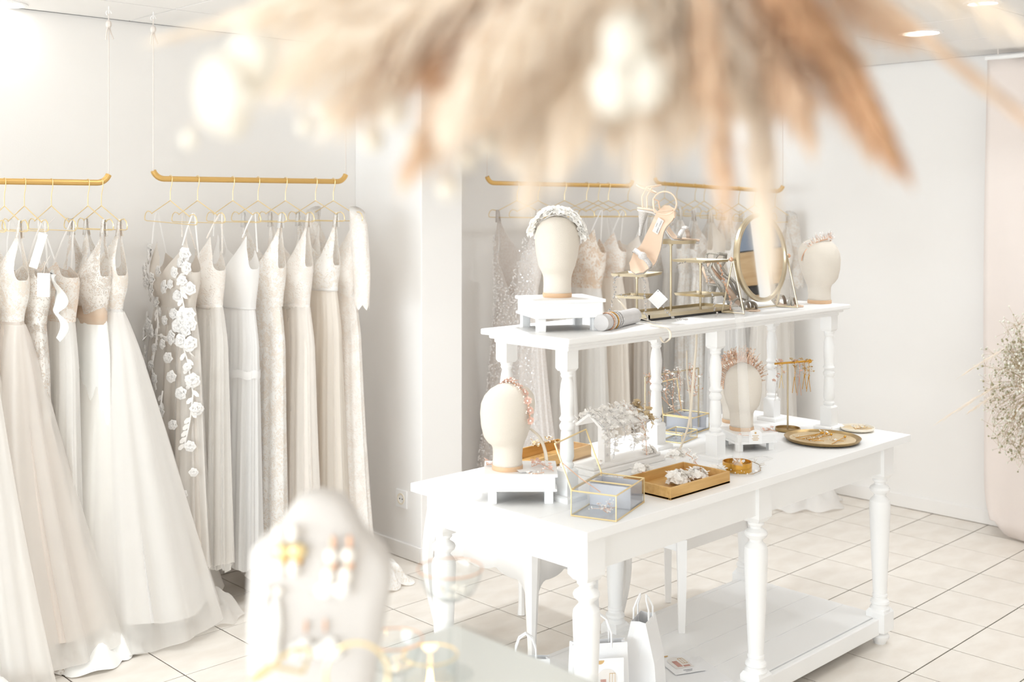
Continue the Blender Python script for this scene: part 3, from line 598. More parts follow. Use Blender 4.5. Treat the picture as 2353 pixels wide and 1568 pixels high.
def legmesh(name):
    mb = MB(); w = .036
    def sq(z, s): return [(-s, -s, z), (s, -s, z), (s, s, z), (-s, s, z)]
    mb.loft([sq(TH-.026, w), sq(.625, w), sq(.61, w*.72)], True, True, True)                      # top block
    mb.lathe([(.022, .612), (.026, .606), (.026, .6), (.019, .594), (.02, .588), (.034, .578), (.037, .57), (.034, .562), (.022, .552), (.021, .545), (.03, .535), (.036, .527), (.038, .51), (.037, .48), (.034, .40), (.03, .3), (.026, .21), (.0245, .185), (.027, .182), (.0275, .176), (.025, .172), (.026, .166), (.033, .158), (.0345, .15), (.03, .145), (.03, .14), (.036, .132), (.036, .128)], n=28)
    mb.loft([sq(.13, w*.8), sq(.118, w), sq(.05, w), sq(.044, w*.8)], True, True, True)
    mb.lathe([(.022, .046), (.022, .04), (.031, .036), (.034, .028), (.03, .016), (.024, .008), (.022, 0)], n=24)
    return mb
leg0 = legmesh('leg').build('leg', 'white_paint', tb, sharp=30); first = True
for x in (AX0, (AX0+AX1)/2, AX1):
    for y in (AY0, AY1):
        o = leg0 if first else leg0.copy()
        if not first: COL.objects.link(o)
        first = False; o.location = (x-ox, y-oy, 0)
for k in range(4):
    w4 = (AY1-AY0-.02)/4; MB().box((0, AY0+.01+w4*(k+.5)-oy, .088), (AX1-AX0-.02, w4-.0015, .024)).build('shelf_plank', 'white_paint', tb, smooth=False, bevel=.0015)
for (cx, cy, dx, dy) in (((AX0+AX1)/2, AY0-.004, AX1-AX0-.06, .022), ((AX0+AX1)/2, AY1+.004, AX1-AX0-.06, .022), (AX0-.004, (AY0+AY1)/2, .022, AY1-AY0-.06), (AX1+.004, (AY0+AY1)/2, .022, AY1-AY0-.06)):
    MB().box((cx-ox, cy-oy, .069), (dx, dy, .06)).build('shelf_edge', 'white_paint', tb, smooth=False, bevel=.004)

# ---------------------------------------------------------------- raised shelf standing on the table
sx0, sx1, sy0, sy1 = 2.345, 3.915, 2.19, 2.56
cxs, cys = (sx0+sx1)/2, (sy0+sy1)/2
us = thing('raised_shelf', 'white raised shelf on six turned posts standing on the table', 'shelf', (cxs, cys, TH))
mb = MB(); mb.box((0, 0, SH-TH-.009), (sx1-sx0, sy1-sy0, .018)); mb.build('shelf_board', 'white_paint', us, smooth=False, bevel=.004)
MB().box((0, 0, SH-TH-.024), (sx1-sx0-.035, sy1-sy0-.035, .012)).build('cove_moulding', 'white_paint', us, smooth=False, bevel=.005)
MB().box((0, 0, SH-TH-.036), (sx1-sx0-.06, sy1-sy0-.06, .012)).build('under_moulding', 'white_paint', us, smooth=False, bevel=.003)
HP = SH-TH-.042
mb = MB(); w = .0235
def sq(z, s): return [(-s, -s, z), (s, -s, z), (s, s, z), (-s, s, z)]
mb.loft([sq(0, .042), sq(.012, .042), sq(.016, .036)], True, True, True)
mb.loft([sq(.014, w), sq(.085, w), sq(.092, w*.75)], True, True, True)
mb.lathe([(.017, .092), (.021, .098), (.021, .103), (.016, .108), (.016, .112), (.019, .117), (.021, .125), (.02, .16), (.0175, .195), (.016, .2), (.02, .204), (.022, .21), (.022, .216), (.019, .221), (.016, .226), (.0215, .231), (.0225, .236), (.019, .241), (.017, .247), (.018, .262), (.0205, .285), (.021, .31), (.018, .335), (.014, .352), (.017, .355), (.019, .36), (.017, .364), (.02, .37), (.02, .374)], n=22)
mb.loft([sq(.374, w*.8), sq(.382, w), sq(HP, w)], True, True, True)
po = mb.build('post', 'white_paint', us, sharp=30); first = True
for x in (2.405, 3.135, 3.865):
    for y in (2.252, 2.505):
        o = po if first else po.copy()
        if not first: COL.objects.link(o)
        first = False; o.location = (x-cxs, y-cys, 0)

# ---------------------------------------------------------------- console and stool pushed in behind
def cabriole(h, s1, s2, r=.02, bow=.02):
    pts = []; rs = []
    for i in range(13):
        q = i/12; b = math.sin(q*PI*1.25)*bow*(1 if q < .8 else 1.0); pts.append((s1*(b), s2*(b), h*(1-q))); rs.append(lerp(r*1.5, r*.62, min(1, q*1.25))*(1 if q < .93 else 1.25))
    return MB().tube(pts, rs, 8)
C0 = Vector((2.70, 2.69, 0)); cw, cd, chh = .445, .5, .50
ct = thing('console_table', 'white console with scalloped apron and curved legs tucked behind the table', 'console table', (C0.x+cw/2, C0.y+cd/2, 0))
MB().box((0, 0, chh+.01), (cw+.05, cd+.05, .02)).build('top', 'white_panel', ct, smooth=False, bevel=.006)
def scallop(L, hh):
    top = []; bot = []; back = .018
    for i in range(41):
        q = i/40; z = -hh*(.66+.12*abs(math.sin(q*PI*3))**.6+.55*(max(0, abs(q-.5)*2-.74)/.26)**2)
        top.append((lerp(-L/2, L/2, q), 0, 0)); bot.append((lerp(-L/2, L/2, q), -.004*math.sin(q*PI), z))
    return top, bot
for (L, loc, rz) in ((cd, (-cw/2, 0, chh), -PI/2), (cd, (cw/2, 0, chh), PI/2), (cw, (0, -cd/2, chh), 0), (cw, (0, cd/2, chh), PI)):
    a, b = scallop(L, .2); o = MB().loft([a, b], False).build('apron', 'white_panel', ct, solid=.02, sharp=25); o.location = loc; o.rotation_euler.z = rz
for s1 in (1, -1):
    for s2 in (1, -1):
        o = cabriole(chh, s1, s2, .021, .02).build('leg', 'white_panel', ct); o.location = (s1*cw/2, s2*cd/2, 0)
st = thing('stool', 'white wooden stool with slim tapered legs under the right half of the table', 'stool', (3.445, 2.665, 0))
MB().box((0, 0, .45), (.46, .43, .045)).build('seat', 'white_panel', st, bevel=.012)
MB().box((0, 0, .405), (.42, .39, .05)).build('seat_rail', 'white_panel', st, smooth=False, bevel=.003)
for (dx, dy, z0) in ((-.215, -.198, .1), (.215, -.198, .1), (-.215, .198, 0), (.215, .198, 0)):
    pts = []; rs = []
    for i in range(9):
        q = i/8; pts.append((dx*(1+.05*math.sin(q*PI)), dy*(1+.05*math.sin(q*PI)), lerp(.43, z0, q))); rs.append(lerp(.025, .016, q))
    MB().tube(pts, rs, 4).build('leg', 'white_panel', st, sharp=30)

# ---------------------------------------------------------------- paper bags and cards on the low shelf
def bag(label, u, Z, w, d, h, rz, printed=False, tilt=0, base=.1, hz=.085):
    q = W(u, 0, Z); t = thing('paper_bag', label, 'paper bag', (q.x, q.y, base), rz, 'white paper carrier bags')
    a = [(-w/2, -d/2), (w/2, -d/2), (w/2, 0), (w/2, d/2), (-w/2, d/2), (-w/2, 0)]
    def ring(z, k, pinch): return [(x*k, y*(1-pinch) if abs(y) > 0 else 0, z) if abs(y) > 0 else (x*(1-.25*pinch), 0, z) for x, y in a]
    MB().loft([ring(0, 1, 0), ring(h*.5, 1, .15), ring(h, 1, .62)], True, True, False).build('bag_body', 'paper', t, smooth=False, solid=.0012)
    for s in (-1, 1):
        y = s*d*.2; MB().tube([(-w*.22, y, h-.03), (-w*.21, y, h+.03), (-w*.14, y*.6, h+hz*.8), (0, y*.4, h+hz), (w*.14, y*.6, h+hz*.8), (w*.21, y, h+.03), (w*.22, y, h-.03)], .003, 6).build('handle', 'paper', t)
    if printed:
        c = tag(thing('postcard', 'photo postcard with pink interior on the printed paper bag', 'card', (0, 0, 0)), None)
    return t
rzc = ANG-PI/2
def cardprint(t, w, h, y, z0, up):
    """card with arch photo, tan half disc and caption; built in the x-z plane when up else in x-y"""
    def P(mb, x, z, sx, sz, m_off):
        mb.box((x, y-m_off, z0+z) if up else (x, z, z0+m_off), (sx, .0006, sz) if up else (sx, sz, .0006))
    mb = MB(); P(mb, 0, 0, w, h, 0); mb.build('card', 'paper', t, smooth=False)
    mb = MB(); n = 14; pts = [(.3*w*math.cos(PI*k/n), h*.12+.3*w*math.sin(PI*k/n)) for k in range(n+1)]+[(-.3*w, -h*.25), (.3*w, -h*.25)]
    mb.add([((x, y-.0012, z0+z) if up else (x, z, z0+.0012)) for x, z in pts], [tuple(range(len(pts)))]); mb.build('photo', 'print_light', t, smooth=False)
    mb = MB(); P(mb, -.1*w, -.02*h, .16*w, .3*h, .0018); P(mb, .12*w, -.16*h, .2*w, .07*h, .0018); mb.build('photo_figure', 'print_rose', t, smooth=False)
    mb = MB()
    for k in range(3): P(mb, .08*w+.08*w*k, .1*h, .008*w, .26*h, .0018)
    P(mb, .16*w, .23*h, .17*w, .008*h, .0018); P(mb, .16*w, -.03*h, .17*w, .008*h, .0018); mb.build('photo_window', 'print_tan', t, smooth=False)
    mb = MB(); pts = [(-.2*w+.13*w*math.cos(PI*k/10+PI), .47*h+.11*w*math.sin(PI*k/10+PI)) for k in range(11)]
    mb.add([((x, y-.0012, z0+z) if up else (x, z, z0+.0012)) for x, z in pts], [tuple(range(len(pts)))]); mb.build('tan_arc', 'print_tan', t, smooth=False)
    mb = MB(); P(mb, 0, -.36*h, .3*w, .016*h, .0018); P(mb, 0, -.42*h, .2*w, .012*h, .0018); mb.build('caption', 'print_ink', t, smooth=False)
b1 = bag('white paper bag with a photo card, beside the near table leg', 1375, 3.42, .17, .085, .20, rzc+.15)
q = W(1394, 0, 3.36); t = thing('postcard', 'arched photo card standing against the bag beside the near leg', 'card', (q.x, q.y, .1), rzc+.15, 'photo cards on the low shelf'); cardprint(t, .105, .165, 0, .09, True)
bag('tall pointed white paper bag seen edge-on beside the photo card', 1478, 3.5, .1, .12, .245, rzc+1.15, hz=.07)
bag('white paper bag hidden behind the glass counter, only its handles showing', 1208, 3.55, .15, .08, .1, rzc, base=.1, hz=.075)
q = G(1562, 1532, .103); t = thing('postcard', 'photo card with tan half circle lying on the low shelf', 'card', (q.x, q.y, .112), rzc+.35, 'photo cards on the low shelf'); cardprint(t, .11, .15, 0, 0, False)
q = G(1575, 1546, .1); t = thing('paper_bag', 'white paper bag lying flat under the photo card', 'paper bag', (q.x, q.y, .1), rzc+.35, 'white paper carrier bags'); MB().box((0, -.03, .004), (.2, .24, .008)).build('bag_body', 'paper', t, smooth=False, bevel=.002); MB().box((0, -.1, .0086), (.2, .05, .001)).build('folded_base', 'paper', t, smooth=False)

# ---------------------------------------------------------------- linen heads
HEAD = [(0,-.05,.05,.05),(.03,-.049,.048,.049),(.058,-.052,.049,.05),(.07,-.056,.054,.053),(.083,-.062,.071,.058),(.1,-.07,.084,.065),(.14,-.086,.094,.074),(.18,-.097,.097,.079),(.21,-.1,.093,.079),(.235,-.094,.081,.072),(.255,-.077,.061,.058),(.268,-.052,.036,.039),(.2755,-.015,.004,.012)]
def headpt(z, a):   # surface point at height z, angle a from the face
    for (z0, b0, f0, y0), (z1, b1, f1, y1) in zip(HEAD, HEAD[1:]):
        if z <= z1: k = (z-z0)/(z1-z0); b_, f_, y_ = lerp(b0, b1, k), lerp(f0, f1, k), lerp(y0, y1, k); break
    else: b_, f_, y_ = HEAD[-1][1:]
    c = (b_+f_)/2; return Vector((c+(f_-b_)/2*math.cos(a), y_*math.sin(a), z+.012))
def head(label, loc, face, s=1.0):
    t = thing('mannequin_head', label, 'mannequin head', loc, face, 'linen display heads'); t.scale = (s, s, s)
    rings = []
    zs = []
    for (z0, *_), (z1, *_) in zip(HEAD, HEAD[1:]): zs += [z0, (z0+z1)/2]
    zs.append(HEAD[-1][0])
    for z in zs: rings.append([tuple(headpt(z, 2*PI*j/40)) for j in range(40)])
    MB().loft(rings, True, True, True).build('linen_head', 'linen', t, sharp=180)
    MB().lathe([(.0505, 0), (.052, .002), (.052, .014), (.0505, .0155)], n=36).build('base_ring', 'wood_ring', t)
    return t
def arcpts(a0, a1, n, lift=.006, back=.0, slope=.02):
    """ear-to-ear arc over the crown; parameter in degrees, 0 at the top"""
    P = []
    for i in range(n):
        a = math.radians(lerp(a0, a1, i/(n-1))); y = .079*math.sin(a); zz = .175+.1*math.cos(a)
        x = back-slope*math.sin(a)**2; r = Vector((0, math.sin(a), math.cos(a))); k = math.sqrt(max(0, 1-((x+.003)/.1)**2))
        P.append((Vector((x, y*max(k, .85), zz*1.0-.0+.012-(1-k)*.05))+r*lift, r))
    return P
def headpiece(kind, label, h, rnd, back, wire='rose_gold', a0=-85, a1=85, group='hair pieces on the heads'):
    t = thing('headpiece', label, 'headband', tuple(h.location), h.rotation_euler.z, group); t.scale = h.scale
    sl = .085 if kind == 'tiara' else .02; P = arcpts(a0, a1, 34, .005, back, sl); MB().tube([p for p, r in P], .0022, 6).build('band', wire, t)
    if kind == 'clay':
        mb = MB(); 
        for p, r in arcpts(a0+12, a1-10, 30, .012, back):
            for k in range(3):
                n = (r+Vector((rnd.uniform(-.9, .9), rnd.uniform(-.3, .3), rnd.uniform(-.2, .4)))).normalized(); mb.flower(p+n*.006*k+Vector((rnd.uniform(-.014, .014), 0, rnd.uniform(-.003, .006))), n, rnd.uniform(.015, .024), rnd)
        mb.build('blossoms', 'petal', t, smooth=False, solid=.0012)
        pb = MB()
        for p, r in arcpts(a0+10, a1-8, 40, .018, back):
            if rnd.random() < .6: pb.ball(p+Vector((rnd.uniform(-.014, .014), 0, 0)), .0035, 6, 4)
        pb.build('pearls', 'pearl', t)
    elif kind in ('tiara', 'crown', 'leaf'):
        mb = MB(); pb = MB(); tall = {'tiara': .032, 'crown': .064, 'leaf': .03}[kind]
        lo, hi = (a0+8, a1-8) if kind != 'tiara' else (a0+35, a1-2)
        for p, r in arcpts(lo, hi, 44 if kind == 'crown' else 26, .006, back, sl):
            for k in range(3 if kind == 'crown' else 2):
                n = (r+Vector((rnd.uniform(-.5, .35), rnd.uniform(-.45, .45), rnd.uniform(-.1, .35)))).normalized(); L = tall*rnd.uniform(.5, 1.1); e = p+n*L
                mb.tube([p, e], .0008, 4); pb.bead(e, rnd.uniform(.0018, .0036))
                for q in (.45, .7, .95): 
                    pb.petal(p+n*L*q, n+Vector((rnd.uniform(-.8, .8), rnd.uniform(-.8, .8), 0)), r.cross(n)+Vector((.1, 0, 0)), .011, .006, .15)
            if rnd.random() < .6: pb.ball(p, .0034, 6, 4)
        mb.build('wires', wire, t); pb.build('leaves_and_crystals', {'crown': 'crown_leaf', 'leaf': wire}.get(kind, 'crystal'), t, smooth=False)
    else:   # blossom vine
        mb = MB(); pb = MB(); fm2 = MB()
        for k, (p, r) in enumerate(arcpts(a0+6, a1, 20, .006, back)):
            n = (r+Vector((rnd.uniform(-.6, .6), rnd.uniform(-.3, .3), 0))).normalized()
            if k % 2 == 0: fm2.flower(p+n*.004, n, .015, rnd, 6); pb.ball(p+n*.008, .004, 6, 4)
            for _ in range(3):
                e = p+Vector((rnd.uniform(-.016, .016), rnd.uniform(-.005, .005), rnd.uniform(-.004, .012))); mb.tube([p, e], .0006, 4); pb.ball(e, .003, 5, 3)
        mb.build('wires', wire, t); fm2.build('blossoms', 'pink_petal', t, smooth=False); pb.build('pearls', 'pearl', t)
    return t
def riser(label, c, rz, w, d, h, ft=.03):
    t = thing('display_riser', label, 'riser', c, rz, 'small white display risers')
    lh = h*.42; MB().box((0, 0, h-.005), (w, d, .01)).build('top_board', 'white_paint', t, smooth=False, bevel=.002)
    MB().box((0, 0, lh+(h-lh-.01)/2), (w-.014, d-.014, h-lh-.01)).build('block', 'white_paint', t, smooth=False, bevel=.002)
    MB().box((0, 0, lh+.004), (w-.004, d-.004, .008)).build('lower_lip', 'white_paint', t, smooth=False, bevel=.002)
    for s1 in (1, -1):
        for s2 in (1, -1): MB().box((s1*(w/2-ft*.85), s2*(d/2-ft*.85), lh/2), (ft*.85, ft*.85, lh)).build('foot', 'white_paint', t, smooth=False, bevel=.0015)
    return t
rh = random.Random(77)
# upper shelf, left
R1 = Vector((2.525, 2.395, SH)); riser('white riser under the flower-crowned head on the raised shelf', tuple(R1), math.radians(-27), .225, .205, .096)
h1 = head('linen head with white clay-flower band, left end of the raised shelf', (R1.x+.0, R1.y+.01, SH+.096), math.radians(215), .87); headpiece('clay', 'thick white clay-flower headband with pearls', h1, rh, .012, 'silver', -80, 88)
q = G(1883, 697, SH); h2 = head('linen head with small sparkling tiara, right end of the raised shelf', tuple(q), math.radians(-96), .87); headpiece('tiara', 'rose gold tiara with crystal sprays on the rightmost head', h2, rh, .05, 'rose_gold', -88, 60)
# table, near left
c2 = W(1196, 0, 3.31); riser('white riser under the near head at the table corner', (c2.x, c2.y, TH), rzc, .213, .17, .088)
c3 = W(1166, 0, 3.29); h3 = head('linen head with rose blossom vine, near left corner of the table', (c3.x, c3.y, TH+.088), math.radians(172), .87); headpiece('vine', 'rose gold blossom hair vine draped over the near head', h3, rh, -.012, 'rose_gold', -60, 105)
# table, right of middle
c4 = G(1728, 1030, TH); riser('white riser under the crowned head in the middle of the table', (c4.x, c4.y+.02, TH), math.radians(-28), .16, .15, .062, .024)
h4 = head('linen head wearing tall leafy crown, on the middle riser', (c4.x-.012, c4.y+.035, TH+.062), math.radians(-108), .82); headpiece('crown', 'tall leafy crystal crown on the middle head', h4, rh, .0, 'rose_gold', -95, 95)
q = G(1685, 970, TH); h5 = head('linen head in gold leaf tiara, half hidden behind a post', tuple(q), math.radians(-95), .85); headpiece('leaf', 'gold leaf tiara on the half-hidden head', h5, rh, .0, 'rose_gold', -85, 85)
# ================================================================ things on the raised shelf
ri = random.Random(3)
# bracelet roll
p1, p2 = Vector((2.555, 2.252, SH+.025)), Vector((2.80, 2.325, SH+.025)); d = (p2-p1)
br = thing('bracelet_roll', 'grey felt bracelet roll lying at the front of the raised shelf', 'jewellery display', (p1.x, p1.y, SH))
MB().tube([(0, 0, .025), tuple(Vector((d.x, d.y, .025)))], .0245, 28).build('felt_roll', 'grey_felt', br, sharp=50)
for k, (q, m, nm) in enumerate(((.16, 'rose_gold', 'rose gold bead bracelet nearest the roll end'), (.22, 'pearl', 'pearl bracelet second on the grey roll'), (.28, 'bright_gold', 'gold bead bracelet in the middle of the roll'), (.37, 'silver', 'silver crystal bracelet fourth on the roll'), (.43, 'silver', 'silver crystal bracelet furthest along the roll'))):
    c = p1+d*q; dn = d.normalized(); a = dn.cross(Vector((0, 0, 1))).normalized(); t = tag(MB().bead((0, 0, 0), .001).build('bracelet', m), nm, 'bracelet', 'bracelets on the felt roll'); bpy.data.objects.remove(t)
    mb = MB()
    for j in range(34):
        an = 2*PI*j/34; e = a*math.cos(an)*.0265+Vector((0, 0, 1))*math.sin(an)*.0265; mb.ball(tuple(e), .0026, 6, 4)
    o = mb.build('bracelet', m); o.location = c; tag(o, nm, 'bracelet', 'bracelets on the felt roll')
# tiered brass stand on a black-edged tray
js = thing('tiered_stand', 'brass jewellery stand with square plates on three poles over a long tray', 'jewellery stand', (3.13, 2.405, SH))
MB().box((0, 0, .004), (.5, .15, .008)).build('tray_base', 'dark', js, smooth=False, bevel=.002)
mb = MB(); mb.box((0, 0, .0095), (.49, .14, .003)); mb.build('tray_floor', 'brass', js, smooth=False)
for (x, y, dx, dy) in ((0, -.073, .5, .004), (0, .073, .5, .004), (-.248, 0, .004, .15), (.248, 0, .004, .15)): MB().box((x, y, .014), (dx, dy, .012)).build('tray_rim', 'brass', js, smooth=False)
def plate(x, y, z, w, d, rnd_=False, rz=0):
    if rnd_:
        mb = MB(); mb.lathe([(.001, z), (w, z), (w+.004, z+.008), (w+.006, z+.008), (w+.002, z-.004), (.001, z-.004)], (x, y, 0), 36); mb.build('round_plate', 'brass', js)
    else:
        rings = []
        for k, zz in ((.6, z-.003), (.94, z-.002), (1, z+.007), (.975, z+.007), (.92, z+.001), (.1, z+.001)):
            a = []
            for cx, cy in ((1, 1), (-1, 1), (-1, -1), (1, -1)):
                X_, Y_ = cx*w*k, cy*d*k; a.append((x+X_*math.cos(rz)-Y_*math.sin(rz), y+X_*math.sin(rz)+Y_*math.cos(rz), zz))
            rings.append(a)
        MB().loft(rings, True, True, True).build('square_plate', 'brass', js, smooth=False)
PL = [(-.222, -.005, .147, ((.075, .147), (.072, .0715))), (-.008, .025, .25, ()), (.116, -.009, .178, ((.178,),))]
for x, y, h in ((-.222, 0, .147), (-.008, .025, .25), (.116, -.009, .18)):
    MB().tube([(x, y, .008), (x, y, h)], .0042, 12).build('pole', 'brass', js); MB().lathe([(.0075, h-.012), (.0075, h-.004), (.004, h-.004)], (x, y, 0), 14).build('collar', 'brass', js)
plate(-.222, 0, .147, .082, .062, rz=.35); plate(-.222, 0, .074, .062, .05, rz=.3); plate(-.008, .025, .25, .085, 0, True); plate(.116, -.009, .18, .072, .072); plate(.116, -.009, .062, .066, .066)
# bead belts hanging from the plates
def beadchain(name, label, cat, pts, r, m, group, per=.0075, jit=.0015):
    P = [Vector(p) for p in pts]; mb = MB(); L = 0; o0 = P[0].copy()
    for a, b in zip(P, P[1:]):
        n = max(1, int((b-a).length/per))
        for k in range(n):
            c = lerp(a, b, k/n)-o0+Vector((ri.gauss(0, jit), ri.gauss(0, jit), ri.gauss(0, jit))); mb.bead(c, r*ri.uniform(.7, 1.15)) if ri.random() < .7 else mb.ball(c, r*.8, 6, 4)
    o = mb.build(name, m, smooth=False); o.location = o0; return tag(o, label, cat, group)
def S2(u, v, Z): return W(u, v, Z)
CH_ = [('crystal belt hanging off the left brass plate to the bracelet roll', [(1425, 632, 3.72), (1411, 640, 3.66), (1413, 672, 3.65), (1405, 700, 3.62), (1398, 718, 3.6)], .0035), ('crystal belt hanging in front of the left pole', [(1470, 630, 3.7), (1481, 645, 3.64), (1482, 690, 3.63), (1483, 718, 3.62), (1492, 738, 3.61)], .0035), ('short bead strand dangling off the left corner of the middle plate', [(1575, 604, 3.92), (1557, 606, 3.88), (1556, 616, 3.88), (1562, 621, 3.88)], .0026), ('crystal chain falling from the middle plate to the shelf edge', [(1612, 602, 3.9), (1622, 612, 3.86), (1630, 660, 3.85), (1640, 690, 3.84), (1643, 715, 3.84), (1648, 729, 3.83)], .0034), ('rose crystal chain falling from the right corner of the middle plate', [(1645, 600, 3.96), (1655, 612, 3.93), (1664, 650, 3.92), (1680, 695, 3.9), (1676, 716, 3.9)], .0036), ('silver crystal belt lying across the tray front', [(1522, 702, 3.66), (1533, 718, 3.66), (1543, 729, 3.66), (1560, 735, 3.66), (1582, 736, 3.68)], .0036), ('bead string lying along the lower left plate', [(1424, 677, 3.71), (1450, 681, 3.7), (1478, 683, 3.7), (1492, 682, 3.72)], .003)]
for lab, pts, r in CH_: beadchain('bead_belt', lab, 'bead belt', [W(*p) for p in pts], r*1.35, 'rose_gold' if 'rose' in lab else 'strass', 'bead belts on the brass stand')
q = W(1512, 688, 3.63); t = thing('price_tag', 'white diamond-shaped paper tag hanging before the brass stand', 'tag', tuple(q), rzc, 'tags on the raised shelf'); t.rotation_euler[1] = PI/4
MB().box((0, 0, 0), (.045, .0015, .045)).build('card', 'paper', t, smooth=False); mb = MB(); mb.M = Matrix.Rotation(PI/2, 4, 'X'); mb.lathe([(.0018, .001), (.0018, -.002)], (-.018, .018, 0), 10); mb.build('eyelet', 'print_ink', t)
# round mirror on a slim stand
mc = W(1748, 592, 4.02); mt = thing('table_mirror', 'round tilting table mirror in a brass frame on the raised shelf', 'mirror', (mc.x, mc.y, SH)); hz_ = mc.z-SH; RM = .15
piv = bpy.data.objects.new('x', None); bpy.data.objects.remove(piv)
tm = Matrix.Translation((0, 0, hz_)) @ Matrix.Rotation(math.radians(-4), 4, 'X') @ Matrix.Rotation(PI/2, 4, 'X')
mb = MB(); mb.M = tm; mb.lathe([(RM-.008, -.008), (RM+.004, -.009), (RM+.008, -.004), (RM+.008, .006), (RM+.003, .012), (RM-.006, .011), (RM-.008, .005)], n=64)
rings = [[(r*math.cos(2*PI*j/64), r*math.sin(2*PI*j/64), z) for j in range(64)] for r, z in ((RM-.008, -.008), (RM+.004, -.009), (RM+.008, -.004), (RM+.008, .006), (RM+.003, .012), (RM-.006, .011), (RM-.008, .005), (RM-.008, -.008))]
mb = MB(); mb.M = tm; mb.loft(rings); mb.build('frame', 'brass', mt)
mb = MB(); mb.M = tm; mb.lathe([(RM-.007, .004), (RM-.007, .005)], n=64); mb.build('mirror_glass', 'mirror', mt, smooth=False)
mb = MB(); mb.M = tm; mb.lathe([(RM-.007, -.006), (RM-.007, -.004)], n=64); mb.build('backing', 'brass', mt, smooth=False)
for s in (1, -1):
    for dy in (-.045, .045): MB().tube([(s*(RM+.02), 0, hz_), (s*(RM+.02), dy, .006)], .0032, 8).build('stand_leg', 'brass', mt)
    MB().tube([(s*(RM+.004), 0, hz_), (s*(RM+.03), 0, hz_)], .005, 10).build('pivot', 'brass', mt); MB().ball((s*(RM+.031), 0, hz_), .008, 10, 6).build('knob', 'rose_gold', mt)
    MB().tube([(s*(RM+.02), -.045, .006), (s*(RM+.02), .045, .006)], .0032, 8).build('foot_bar', 'brass', mt)
MB().tube([(-(RM+.02), .045, .006), (RM+.02, .045, .006)], .0032, 8).build('cross_bar', 'brass', mt)
